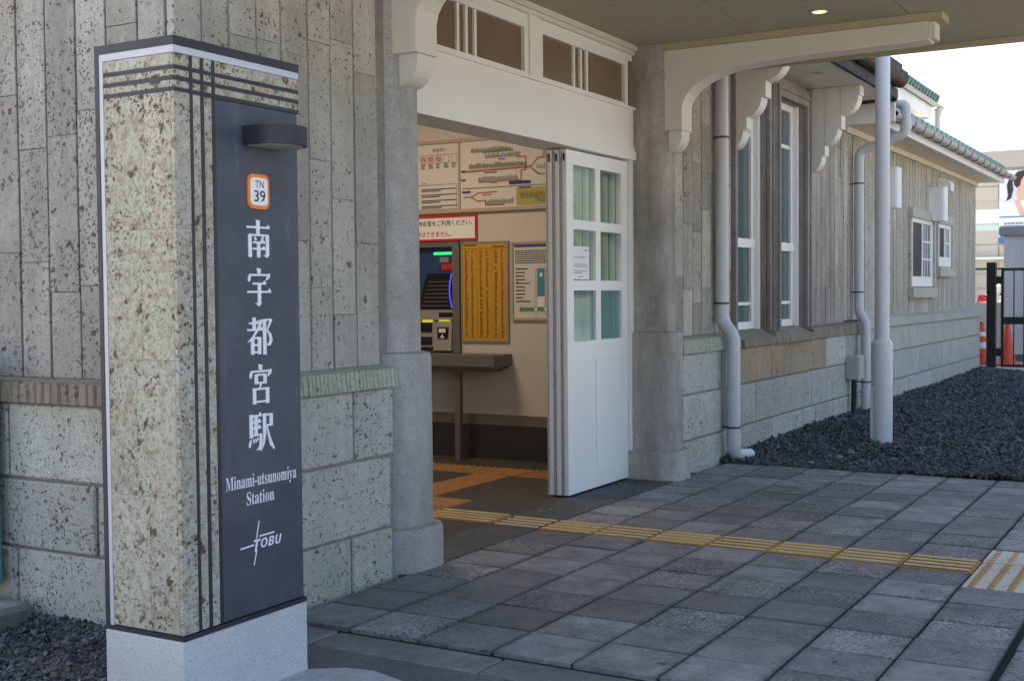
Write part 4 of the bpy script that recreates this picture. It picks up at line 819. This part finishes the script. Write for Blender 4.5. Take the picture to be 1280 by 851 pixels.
for z0, z1 in ((-0.15, 0.245), (0.245, 0.56), (0.56, 0.835)):
    xs = [12.29, 13.6, 14.9, 16.2, 17.6, 19.04] if z0 > 0.2 and z0 < .5 else [12.29, 13.0, 14.3, 15.6, 17.0, 18.2, 19.04]
    for a, b in zip(xs[:-1], xs[1:]):
        dy = random.uniform(-.002, .002); obj('stone_block', cbox(a + 0.002, b - 0.002, dy, 0.06, z0 + 0.007, z1 - 0.007, c=0.006), 'stone_wing_plinth', wp, origin=((a + b) / 2, 0, z0))
for a, b in zip([12.295, 14.0, 15.7, 17.4], [14.0, 15.7, 17.4, 19.07]): obj('cap_stone', MB().prism([(-0.035, 0.835), (-0.035, 0.925), (0.07, 0.955), (0.07, 0.835)], 'x', a + 0.002, b - 0.002), 'stone_wing_plinth', wp)
for (x0, x1, z0, z1), nv in ((W1, 3), (W2, 2)):
    sr = obj('window_surround', MB().box(x0 - 0.10, x1 + 0.10, -0.01, 0.075, z0 - 0.13, z0 - 0.01).box(x0 - 0.08, x1 + 0.10, 0.005, 0.075, z1, z1 + 0.11).box(x0 - 0.08, x0, 0.03, 0.075, z0 - 0.0101, z1 + .001).box(x1, x1 + 0.09, 0.012, 0.075, z0 - 0.0101, z1 + .001), 'stone_wing_plinth', wg)
    wn_ = obj('window', ring_x(x0 + 0.05, x1 - 0.05, z0, z1 - 0.05, 0.05, 0.035, 0.074, True), 'white_paint', wg); xm = x0 + (x1 - x0) * 0.52
    mb = MB().box(xm - 0.03, xm + 0.03, 0.04, 0.06, z0 + 0.05, z1 - 0.05).box(x0 + 0.05, x1 - 0.05, 0.039, 0.06, z0 + 0.05, z0 + 0.12).box(x1 - 0.1, x1 - 0.05, 0.041, 0.06, z0 + .12, z1 - .05)
    for k in range(1, nv + 0): mb.box(xm + .03, x1 - .1, 0.045, 0.0575, z0 + 0.12 + (z1 - z0 - .17) * k / nv - .01, z0 + 0.12 + (z1 - z0 - .17) * k / nv + .01)
    for k in range(1, 3): xx = xm + .03 + (x1 - .13 - xm) * k / 3; mb.box(xx - .008, xx + .008, 0.046, 0.057, z0 + .12, z1 - .05)
    obj('sash', mb, 'white_paint', wn_)
    obj('pane', box(x0 + 0.05, xm - 0.03, 0.05, 0.055, z0 + 0.12, z1 - 0.05), 'dark_glass', wn_); obj('pane', box(xm + 0.03, x1 - 0.1, 0.056, 0.06, z0 + 0.12, z1 - 0.05), 'window_glass', wn_)
obj('soffit', box(11.78, 18.99, -0.295, 0.5, 2.782, 2.81), 'soffit_cream', wg)
obj('fascia', MB().box(11.77, 19.02, -0.33, -0.295, 2.755, 2.89).box(11.735, 11.77, -0.42, 0.06, 2.785, 2.965).box(18.99, 19.02, -0.295, 0.5, 2.775, 2.95), 'fascia_white', wg)
obj('frieze', MB().box(11.78, 19.0, 0.03, 0.056, 2.725, 2.782), 'soffit_cream', wg)
RS = math.tan(math.radians(24)); zr0 = 2.92
rw = obj('roof', MB().prism([(-0.305, zr0), (3.6, zr0 + 3.905 * RS), (7.8, zr0 - 0.05), (7.8, zr0 - 0.13), (-0.305, zr0 - 0.03)], 'x', 11.74, 19.05), 'green_tile', wg)
tp = MB(); prof = [(0.0, 0.012), (0.05, 0.05), (0.115, 0.062), (0.18, 0.05), (0.23, 0.012), (0.255, 0.012), (0.255, -0.002), (0.0, -0.002)]
for c in range(10):
    ys_ = -0.345 + c * 0.40; zb = zr0 + (ys_ + 0.305) * RS + 0.016
    tp.loft([[(a, ys_ + q * 0.42, zb + q * 0.42 * RS + b + (0.022 if q == 0 else 0.0)) for a, b in prof] for q in (0, 1)])
tme = None
for k in range(28):
    xo = 11.76 + k * 0.258
    if tme is None:
        o_ = obj('roof_tile', MB().add([(a + xo, b, c) for a, b, c in tp.v], tp.f), 'green_tile', rw, smooth=True, origin=(xo, 0, zr0)); tme = o_.data
    else:
        o_ = bpy.data.objects.new('roof_tile', tme); COL.objects.link(o_); o_.parent = rw; o_.location = Vector((xo, 0, zr0)) - ORG[rw.name]
gp = [(-0.39 + 0.052 * math.cos(PI + PI * k / 10), 2.875 + 0.060 * math.sin(PI + PI * k / 10)) for k in range(11)]; gi = [(-0.39 + 0.047 * math.cos(2 * PI - PI * k / 10), 2.875 + 0.054 * math.sin(2 * PI - PI * k / 10)) for k in range(11)]
gu = obj('gutter', MB().prism(gp + gi, 'x', 11.80, 19.40), 'gutter_grey', wg, smooth=True)
for k in range(16): x = 12.1 + k * 0.45; obj('hook', MB().tube([(x, -0.39 + 0.055 * math.cos(PI + PI * q / 8), 2.875 + 0.064 * math.sin(PI + PI * q / 8)) for q in range(9)], 0.006, 5), 'clamp_dark', gu)
obj('verge_pipe', MB().tube([(11.72, -0.42, 3.03), (11.72, 0.4, 3.06)], 0.035, 12), 'gutter_grey', wg, smooth=True); obj('verge_tile', MB().box(11.70, 11.79, -0.43, 0.4, 2.967, 3.0), 'green_tile', wg)
for (x0, x1, z0, z1, d, lb) in ((13.02, 13.22, 2.07, 2.49, 0.165, 'tall white vent cover on the wing wall behind the steel pole'), (15.58, 15.80, 2.06, 2.47, 0.15, 'white box vent cover above the wing window')):
    vt = thing('vent_cover', ((x0 + x1) / 2, 0.06, z0), lb, 'vent cover')
    obj('cover', MB().prism(rrect(x0, x1, -d, 0.058, 0.04, 4, (0, 0, 1, 1)), 'z', z0, z1), 'vent_white', vt, smooth=True); obj('bracket', MB().box(x0 - .03, x0, 0.02, 0.058, z0 + .05, z1 - .05), 'vent_white', vt)
vt = thing('vent_hood', (16.8, 0.05, 2.42), 'small round white vent hood beside the box cover', 'vent')
obj('hood', MB().prism([(-0.10, 2.47), (-0.10, 2.55)] + [(0.058 - 0.158 * math.cos(PI / 2 * k / 6), 2.55 + 0.09 * math.sin(PI / 2 * k / 6)) for k in range(1, 7)] + [(0.058, 2.47)], 'x', 16.22, 16.42), 'vent_white', vt, smooth=True)

# rear building with the upper roof
rbd = thing('rear_building', (24, 3, 0), 'taller building part with green tiled roof and white eave behind the wing', 'building')
obj('wall', box(14.0, 25.2, 2.9, 7.0, 2.0, 4.72), 'stone_wing', rbd); obj('soffit', box(13.0, 25.7, 2.05, 6.8, 4.70, 4.74), 'soffit_white', rbd)
obj('fascia', MB().box(13, 25.72, 2.02, 2.05, 4.66, 4.92).box(25.70, 25.73, 2.05, 6.8, 4.66, 4.92), 'fascia_white', rbd)
r2 = obj('roof', MB().prism([(1.98, 4.93), (4.4, 5.95), (6.9, 4.93)], 'x', 13.0, 25.95), 'green_tile', rbd); obj('ridge_roll', MB().tube([(26.0, 2.0, 5.02), (26.0, 4.4, 6.03)], 0.11, 12).tube([(25.7, 2.0, 5.0), (25.7, 4.4, 6.0)], 0.08, 12), 'green_tile', r2, smooth=True)
for k in range(46): x_ = 14.0 + 0.26 * k; obj('roof_tile', MB().tube([(x_, 1.90, 5.03), (x_, 2.6, 5.33)], 0.10, 8), 'green_tile', r2, smooth=True, origin=(x_, 1.9, 5.0))
g2 = obj('gutter', MB().prism([(a - 1.975 + 0.40 + 0.0 + 3.9, b + 2.08) for a, b in gp + gi], 'x', 13, 26.3), 'gutter_grey', rbd, smooth=True)
obj('downpipe', MB().tube([(25.9, 1.93, 4.88), (25.9, 1.95, 4.7), (25.9, 2.0, 2.0)], [0.09, 0.065, 0.065], 12), 'pipe_grey', rbd, smooth=True)

# ------------------------------------------------------------ far things
gt_ = thing('metal_gate', (19.6, -1.2, 0), 'black metal gate with vertical bars and thick post at the wing corner', 'gate')
obj('post', cbox(19.55, 19.67, -0.135, -0.005, -0.05, 1.63, c=0.004), 'black_metal', gt_); obj('hinge', box(19.592, 19.628, -0.22, -0.134, 1.30, 1.42), 'black_metal', gt_); obj('hinge', box(19.592, 19.628, -0.22, -0.134, 0.22, 0.34), 'black_metal', gt_)
obj('gate_frame', MB().box(19.59, 19.63, -2.6, -0.205, 1.50, 1.54).box(19.59, 19.63, -2.6, -0.205, 0.06, 0.10).box(19.585, 19.635, -2.6, -0.245, 0.70, 0.81).box(19.588, 19.632, -0.245, -0.205, 0.0601, 1.5399).box(19.588, 19.632, -2.64, -2.6, 0.06, 1.54), 'black_metal', gt_)
for k in range(16): y = -0.385 - 0.14 * k; obj('bar', box(19.602, 19.618, y - 0.008, y + 0.008, 0.10, 1.50), 'black_metal', gt_)
def cone(x, y, lb, bands):
    c_ = thing('traffic_cone', (x, y, 0), lb, 'cone')
    obj('base', cbox(x - 0.18, x + 0.18, y - 0.18, y + 0.18, 0.0, 0.04, c=0.01), 'cone_red', c_)
    z0, z1, ra, rb_ = 0.04, 0.70, 0.135, 0.03
    def rr(z): return ra + (rb_ - ra) * (z - z0) / (z1 - z0)
    obj('cone_body', MB().tube([(x, y, z0), (x, y, z1)], [ra, rb_], 20), 'cone_red', c_, smooth=True)
    for a, b in bands: obj('band', MB().tube([(x, y, a), (x, y, b)], [rr(a) + .003, rr(b) + .003], 20), 'cone_white', c_, smooth=True)
cone(21.0, -0.10, 'plain red traffic cone behind the gate bars', ()); cone(21.4, 0.36, 'red traffic cone with white bands by the wing corner', ((0.26, 0.36), (0.46, 0.53)))
lw = obj('block_wall', MB().box(22.4, 22.6, 0.142, 9, -0.05, 1.0), 'block_wall'); tag(lw, 'low cream block wall in front of the parked car', 'wall')
cfw = thing('chain_fence', (22.5, 3, 1.0), 'green wire fence on top of the low cream wall', 'fence')
obj('rail', MB().tube([(22.5, 0.15, 1.58), (22.5, 9, 1.58)], 0.02, 8), 'fence_green', cfw)
mb = MB()
for k in range(60): mb.tube([(22.5, 0.16 + 0.12 * k, 1.0), (22.5, 0.16 + 0.12 * k + 0.56, 1.56)], 0.0025, 4).tube([(22.506, 0.74 + 0.12 * k, 1.0), (22.506, 0.74 + 0.12 * k - 0.56, 1.56)], 0.0025, 4)
obj('wire_mesh', mb, 'gutter_grey', cfw, kind='stuff')
for k in range(4): obj('fence_post', MB().tube([(22.5, 1.4 + 2.2 * k, 1.0), (22.5, 1.4 + 2.2 * k, 1.6)], 0.022, 8), 'fence_green', cfw)
D_ = 0.40
sh = thing('storage_shed', (23.2, -1.4, 0), 'white metal storage shed with grey flat roof behind the gate', 'shed')
obj('wall', MB().box(22.3, 25, -3.8 + D_, -0.26 + D_, 0.12, 2.12), 'shed_white', sh); obj('roof', cbox(22.2, 25.1, -3.9 + D_, -0.18 + D_, 2.12, 2.30, c=0.03), 'shed_roof', sh); obj('base', box(22.35, 24.9, -3.7 + D_, -0.3 + D_, 0.0, 0.12), 'asphalt', sh)
for k in range(7): obj('siding_rib', box(22.285, 22.301, -3.8 + D_, -0.43 + D_, 0.30 + k * 0.26, 0.315 + k * 0.26), 'shed_white', sh)
obj('corner_trim', box(22.28, 22.302, -0.42 + D_, -0.255 + D_, 0.12, 2.12), 'shed_white', sh); obj('shutter_panel', box(22.2875, 22.303, -2.4 + D_, -0.55 + D_, 0.14, 1.95), 'shed_white', sh)
car = thing('parked_car', (26.5, 0.1, 0), 'silver white parked car with red tail lamp behind the low wall', 'car')
def pr(yv): return yv
cp = [(y - 0.62, z) for y, z in ((1.72, 0.35), (1.78, 0.80), (1.70, 1.02), (1.60, 1.12), (1.18, 1.50), (0.85, 1.57), (-0.9, 1.56), (-1.5, 1.15), (-2.4, 0.95), (-2.55, 0.6), (-2.5, 0.3))]
def sec(x, i): return [(x, y * (1 - i) + 0 - 0.0, z - (0.03 if i else 0)) for y, z in cp]
obj('body', MB().loft([sec(25.62, .03), sec(25.68, 0), sec(27.2, 0), sec(27.26, .03)]), 'car_white', car, smooth=True)
obj('side_window', MB().prism([(0.72, 1.12), (0.42, 1.42), (-0.45, 1.46), (-0.45, 1.10)], 'x', 25.60, 25.64).prism([(-0.57, 1.10), (-0.57, 1.46), (-1.42, 1.45), (-1.85, 1.10)], 'x', 25.60, 25.64), 'car_glass', car)
obj('rear_window', MB().add([(25.8, 0.98, 1.16), (27.05, 0.98, 1.16), (26.95, 0.60, 1.49), (25.9, 0.60, 1.49)], [(0, 1, 2, 3)]), 'car_glass', car)
obj('tail_light', MB().prism([(1.12, 0.98), (1.09, 1.12), (0.78, 1.13), (0.74, 1.02)], 'x', 25.59, 25.75), 'tail_red', car)
for y_ in (0.48, -2.32):
    wh = obj('wheel', MB().tube([(25.63, y_, 0.31), (25.85, y_, 0.31)], 0.31, 20), 'tyre', car, smooth=True); obj('rim', MB().tube([(25.615, y_, 0.31), (25.63, y_, 0.31)], 0.2, 16), 'rim', wh)
fb = thing('far_building', (45.5, 0, 0), 'beige panelled commercial building behind the car park', 'building')
obj('wall', box(45.1, 60, -12, 14, -0.1, 5.90), 'far_beige', fb); obj('parapet', box(45.0, 60.1, -12.1, 14.1, 5.42, 6.0), 'far_top', fb)
obj('white_band', box(45.06, 45.1, -12, 14, 3.52, 4.02), 'far_white', fb); obj('green_band', box(45.06, 45.1, -12, 14, 3.05, 3.50), 'far_green', fb); obj('ledge', box(44.6, 45.1, 3.0, 14, 2.28, 2.36), 'far_white', fb)
for k in range(10):
    z = 0.3 + 0.5 * k
    if 2.8 < z < 4.1: continue
    for y0 in (-8.0, -4.0, 0.0, 3.62, 7.6): obj('wall_panel', box(45.05, 45.1, y0 + .015, y0 + (3.97 if y0 != 0 else 3.59), z + 0.02, z + 0.48), 'far_beige', fb)
bb = thing('billboard', (44.9, 1.4, 2.8), 'large advertising billboard with a ponytailed woman on the beige building', 'billboard')
obj('panel', box(44.92, 45.04, -2.2, 3.58, 2.80, 5.30), 'ad_white', bb)
PB = (44.915, 0, 0)
obj('print', MB().quad(PB, UY, V, -3.56, 2.2, 3.72, 5.26, 0.008), 'ad_pale', bb); obj('print', MB().quad(PB, UY, V, -3.58, 2.2, 3.70, 3.74, 0.016).quad(PB, UY, V, -3.58, 2.2, 2.80, 3.05, 0.016), 'board_blue', bb)
def ell(cx, cz, rx, rz, n=18): return [(cx + rx * math.cos(2 * PI * k / n), cz + rz * math.sin(2 * PI * k / n)) for k in range(n)]
obj('print', MB().poly(PB, UY, V, [(-3.28, 3.74), (-3.18, 4.20), (-2.95, 4.45), (-2.70, 4.50), (-2.35, 4.35), (-2.1, 3.74)], 0.024), 'far_white', bb)
obj('print', MB().poly(PB, UY, V, ell(-2.82, 4.92, .27, .33), 0.036).poly(PB, UY, V, [(-3.0, 4.75), (-3.05, 4.45), (-2.95, 4.25), (-2.6, 4.3), (-2.7, 4.7)], 0.032).poly(PB, UY, V, [(-3.1, 4.25), (-2.96, 4.35), (-2.72, 3.75), (-2.9, 3.74)], 0.036), 'skin', bb)
obj('print', MB().poly(PB, UY, V, [(-3.10, 4.80), (-3.13, 5.08), (-3.0, 5.24), (-2.78, 5.285), (-2.60, 5.20), (-2.66, 5.12), (-2.80, 5.08), (-2.88, 4.95), (-2.92, 4.76), (-3.02, 4.70)], 0.040).poly(PB, UY, V, [(-3.10, 5.08), (-3.25, 5.05), (-3.34, 4.8), (-3.30, 4.45), (-3.36, 4.25), (-3.2, 4.35), (-3.13, 4.65), (-3.16, 4.9), (-3.07, 4.98)], 0.040), 'hair', bb)
mb = MB()
for r_ in range(4):
    x = -3.42
    while x < -1.5: w = random.uniform(.05, .16); mb.quad(PB, UY, V, x, x + w, 3.46 - r_ * .11, 3.53 - r_ * .11, 0.020); x += w + .03
obj('print', mb, 'ink_ad', bb)

# ------------------------------------------------------------ left edge: turquoise board and concrete block
tb = obj('turquoise_post', MB().cbox(2.93, 3.02, 0.90, 1.10, 0.13, 0.98, 0.01), 'turquoise'); tag(tb, 'weathered turquoise post standing against the side wall', 'post')
cb = obj('concrete_block', cbox(2.70, 3.0, 0.70, 1.3, -0.05, 0.085, c=0.02), 'kerb_stone'); tag(cb, 'worn grey concrete block on the gravel under the turquoise post', 'block')

# ------------------------------------------------------------ station name sign
SX0, SX1, SYF, SYB, SZT = 2.557, 3.100, -0.494, -0.175, 1.946
sg = thing('station_sign', ((SX0 + SX1) / 2, -0.33, -0.04), 'tall stone station name pillar with slate blue lettered panel', 'sign')
obj('base', cbox(SX0 - 0.002, SX1 + 0.006, SYF - 0.004, SYB + 0.004, -0.06, 0.207, c=0.005), 'granite', sg)
obj('lower_rail', MB().box(SX0 - 0.001, SX1 + 0.005, SYF - 0.003, SYB + 0.002, 0.2075, 0.2215), 'dark_band', sg)
cr = obj('core', box(SX0 + 0.014, SX1 - 0.014, SYF + 0.014, SYB - 0.01, 0.2215, 1.92), 'stone_sign', sg)
hz = [1.795, 1.827, 1.858]; zb, zt = 0.224, 1.898
hs = [zb, 0.62, 1.02, 1.40, hz[0]]
def sblock(x0, x1, y0, y1, z0, z1, c=0.003): obj('stone', cbox(x0, x1, y0, y1, z0, z1, c=c), 'stone_sign', cr, origin=((x0 + x1) / 2, (y0 + y1) / 2, (z0 + z1) / 2))
# sign-side face (facing -X) and the stone strips on the front face
yl0, yl1 = SYF + 0.0, SYB - 0.034
for k, (a, b) in enumerate(zip(hs[:-1], hs[1:])):
    ym = yl0 + (yl1 - yl0) * (0.45, 0.6, 0.5, 0.42)[k]
    sblock(SX0, SX0 + 0.014, yl0 + 0.0145, ym, a + .0002, b - .0002 - (.006 if k == 3 else 0), 0.001); sblock(SX0, SX0 + 0.014, ym + .0003, yl1, a + .0002, b - .0002 - (.006 if k == 3 else 0), 0.001)
zbars = [(hz[0] + .006, hz[1] - .006), (hz[1] + .006, hz[2] - .006), (hz[2] + .006, zt)]
for a, b in zbars: sblock(SX0, SX0 + 0.014, yl0 + 0.0145, yl1, a, b, 0.002)
vb = [2.626, 2.671, 2.717]
for a, b in [(SX0, vb[0] - .0065), (vb[0] + .0065, vb[1] - .0065), (vb[1] + .0065, vb[2] - .0065)]:
    if a == SX0:
        for c, d in zip(hs[:-1], hs[1:]): sblock(a, b, SYF, SYF + 0.014, c + .0002, d - (.006 if d == hz[0] else .0002), 0.001)
    else: sblock(a, b, SYF, SYF + 0.014, zb, hz[0] - .006)
    for c, d in zbars: sblock(a, b, SYF, SYF + 0.014, c, d, 0.002)
for c, d in zbars: sblock(vb[2] + .0065, SX1 - 0.004, SYF, SYF + 0.014, c, d, 0.002)
mb = MB()
for z in hz: mb.box(vb[2] + 0.0065, SX1 + 0.004, SYF + 0.001, SYF + 0.0135, z - .006, z + .006).box(SX0 + 0.001, SX0 + 0.0135, SYF + 0.0145, yl1, z - .006, z + .006).box(SX0 + .001, vb[0] - .0065, SYF + .001, SYF + .0135, z - .006, z + .006).box(vb[0] + .0065, vb[1] - .0065, SYF + .001, SYF + .0135, z - .006, z + .006).box(vb[1] + .0065, vb[2] - .0065, SYF + .001, SYF + .0135, z - .006, z + .006)
for x in vb: mb.box(x - .0065, x + .0065, SYF + 0.0005, SYF + 0.0135, zb, zt)
obj('bar', mb, 'dark_band', sg)
obj('panel', cbox(vb[2] + .0065, SX1 - 0.003, SYF + 0.003, SYF + 0.0138, zb, hz[0] - .0065, c=0.0015), 'slate_panel', sg)
obj('back_panel', MB().box(SX0 + .003, SX1 - .003, SYB - .0095, SYB - .002, zb, zt).box(SX1 - .0135, SX1 - .0025, SYF + .014, SYB - .01, zb, zt), 'slate_panel', sg)
obj('top_band', MB().box(SX0 - 0.002, SX1 + 0.003, SYF - 0.002, SYB, 1.920, SZT).box(SX0 - 0.002, SX0 + 0.016, SYB - 0.017, SYB, 0.2215, 1.9199), 'dark_band', sg)
obj('silver_band', MB().box(SX0 - 0.0005, SX1 + 0.002, SYF - 0.0005, SYB - .018, 1.899, 1.9195).box(SX0 - 0.0005, SX0 + 0.014, SYB - 0.033, SYB - 0.018, 0.2215, 1.8985), 'silver_band', sg)
lp = thing('wall_lamp', (2.93, SYF, 1.66), 'dark rounded wall lamp projecting from the sign panel', 'lamp')
lpoly = [(2.842, SYF + .0035)] + [(2.842, SYF - 0.06)] + [(2.934 - 0.092 * math.cos(PI * k / 14), SYF - 0.06 - 0.085 * math.sin(PI * k / 14)) for k in range(1, 14)] + [(3.026, SYF - 0.06), (3.026, SYF + .0035)]
obj('housing', MB().prism(lpoly, 'z', 1.664, 1.722), 'dark_band', lp, smooth=True)
obj('diffuser', MB().prism([(2.934 + (a - 2.934) * .9, SYF - .06 + (b - SYF + .06) * .8) for a, b in lpoly], 'z', 1.6615, 1.6638), 'diffuser', lp)
# badge
PF = (0, SYF + 0.003, 0); UX = (1, 0, 0)
bd = obj('badge', MB().prism(rrect(2.856, 2.953, 1.473, 1.580, 0.022, 5), 'y', SYF - 0.003, SYF + 0.003), 'badge_orange', sg)
obj('badge_face', MB().prism(rrect(2.866, 2.943, 1.484, 1.569, 0.014, 5), 'y', SYF - 0.0045, SYF - 0.003), 'badge_white', bd)
mb = text(MB(), 'TN', (0, SYF - .0048, 0), UX, V, 2.887, 2.924, 1.538, 1.560, .0004); text(mb, '39', (0, SYF - .0048, 0), UX, V, 2.881, 2.930, 1.495, 1.530, .0004); text(mb, '39', (0, SYF - .0048, 0), UX, V, 2.8825, 2.9315, 1.495, 1.530, .0005)
obj('lettering', mb, 'ink', bd)
# station name, brushed serif characters built stroke by stroke on a 100 x 100 grid
def glyph(mb, strokes, x0, x1, z0, z1, y):
    def P(a, b): return (x0 + (x1 - x0) * a / 100, z0 + (z1 - z0) * b / 100)
    def ply(pts): mb.prism([P(a, b) for a, b in pts], 'y', y - 0.0022 - random.uniform(0, .0004), y)
    for s_ in strokes:
        k = s_[0]
        if k == 'H': _, a, b, c = s_; ply([(a, c - 2.6), (b - 2, c - 2.6), (b, c), (b - 7, c + 9), (b - 13, c + 2.6), (a, c + 2.6)])
        elif k == 'h': _, a, b, c = s_; ply([(a, c - 2.6), (b, c - 2.6), (b, c + 2.6), (a, c + 2.6)])
        elif k == 'V': _, x, a, b = s_; ply([(x - 6.6, a + 2), (x + 5.6, a), (x + 6.6, b - 3), (x + 9, b), (x - 7.5, b + 3), (x - 6.6, b - 4)])
        elif k == 'v': _, x, a, b = s_; ply([(x - 6.4, a), (x + 6.4, a), (x + 6.4, b), (x - 6.4, b)])
        elif k == 'B':
            pts = s_[1]; L = []; R_ = []
            for i, (a, b, w) in enumerate(pts):
                i0, i1 = max(i - 1, 0), min(i + 1, len(pts) - 1); dx, dz = pts[i1][0] - pts[i0][0], pts[i1][1] - pts[i0][1]; l = math.hypot(dx, dz)
                L.append((a - dz / l * w / 2, b + dx / l * w / 2)); R_.append((a + dz / l * w / 2, b - dx / l * w / 2))
            ply(L + R_[::-1])
roof_s = [('V', 49, 86, 99), ('B', [(15, 86, 4), (12, 78, 10), (9, 66, 7)]), ('h', 12, 90, 83), ('B', [(92, 87, 4), (88, 80, 11), (78, 69, 3)])]
G = {
 '南': [('H', 4, 96, 81), ('V', 48, 62, 99), ('v', 16, 0, 62), ('h', 16, 86, 60), ('v', 85, 6, 62), ('B', [(88, 8, 8), (82, 3, 8), (70, 6, 2)]), ('B', [(34, 55, 3), (40, 46, 8)]), ('B', [(68, 56, 8), (58, 43, 3)]), ('H', 28, 76, 40), ('H', 26, 78, 23), ('v', 50, 0, 40)],
 '宇': roof_s + [('H', 24, 78, 60), ('H', 3, 98, 38), ('v', 50, 8, 60), ('B', [(53, 10, 9), (48, 3, 9), (34, 8, 2)])],
 '都': [('H', 7, 50, 84), ('v', 27, 64, 99), ('H', 0, 62, 66), ('B', [(57, 92, 9), (42, 68, 8), (22, 46, 6), (2, 33, 2)]), ('v', 20, 0, 46), ('h', 20, 50, 44), ('v', 47, 0, 46), ('h', 20, 50, 25), ('h', 20, 50, 6), ('v', 68, -2, 94), ('h', 68, 92, 92), ('B', [(95, 94, 10), (88, 80, 7), (78, 64, 4)]), ('B', [(78, 64, 4), (90, 52, 9), (94, 38, 12), (88, 26, 10), (76, 24, 3)])],
 '宮': roof_s + [('v', 32, 50, 76), ('h', 32, 68, 74), ('v', 67, 50, 76), ('h', 32, 68, 53), ('B', [(52, 52, 7), (44, 38, 4)]), ('v', 24, -2, 40), ('h', 24, 78, 37), ('v', 76, -2, 40), ('h', 24, 78, 4)],
 '駅': [('v', 9, 36, 96), ('H', 9, 52, 92), ('H', 9, 48, 76), ('H', 9, 48, 60), ('v', 28, 42, 93), ('h', 9, 50, 42), ('B', [(47, 44, 9), (47, 24, 10), (42, 6, 10), (30, 3, 2)]), ('B', [(8, 32, 3), (4, 22, 9), (2, 12, 7)]), ('B', [(17, 33, 3), (19, 22, 7)]), ('B', [(26, 34, 3), (29, 24, 7)]), ('B', [(34, 36, 3), (38, 28, 6)]),
        ('v', 62, 40, 96), ('h', 60, 92, 92), ('v', 89, 62, 94), ('h', 62, 90, 64), ('B', [(62, 42, 10), (58, 20, 8), (46, -2, 2)]), ('B', [(72, 63, 4), (80, 34, 8), (88, 14, 12), (100, 0, 5)])]}
for ch, z0, z1 in (('南', 1.322, 1.440), ('宇', 1.171, 1.291), ('都', 1.022, 1.141), ('宮', 0.870, 0.993), ('駅', 0.722, 0.845)):
    sh_ = (1.38 - (z0 + z1) / 2) * 0.0; mb = MB(); glyph(mb, G[ch], 2.847, 2.962, z0 + .002, z1 - .002, SYF + 0.003); obj('lettering', mb, 'white_letter', sg)
def bold(s_):
    return ''.join(chr(0x1D400 + ord(c) - 65) if 'A' <= c <= 'Z' else chr(0x1D41A + ord(c) - 97) if 'a' <= c <= 'z' else c for c in s_)
mb = text(MB(), bold('Minami-utsunomiya'), PF, UX, V, 2.742, 3.066, 0.606, 0.658, .0015); text(mb, bold('Station'), PF, UX, V, 2.832, 2.958, 0.561, 0.602, .0015); obj('lettering', mb, 'white_letter', sg)
mb = text(MB(), ''.join(chr(0x1D63C + ord(c) - 65) for c in 'OBU'), PF, UX, V, 2.892, 2.990, 0.420, 0.450, .0015); text(mb, chr(0x1D63C + 19), PF, UX, V, 2.860, 2.892, 0.412, 0.450, .0015)
def line(a, b, c, d, w):
    dx, dz = c - a, d - b; L = math.hypot(dx, dz); nx, nz = -dz / L * w / 2, dx / L * w / 2; mb.poly(PF, UX, V, [(a - nx, b - nz), (c - nx, d - nz), (c + nx, d + nz), (a + nx, b + nz)], .0015)
line(2.873, 0.452, 2.886, 0.506, .005); line(2.860, 0.372, 2.874, 0.418, .005); line(2.800, 0.432, 2.862, 0.435, .005); line(2.886, 0.458, 2.956, 0.460, .005)
obj('lettering', mb, 'white_letter', sg)
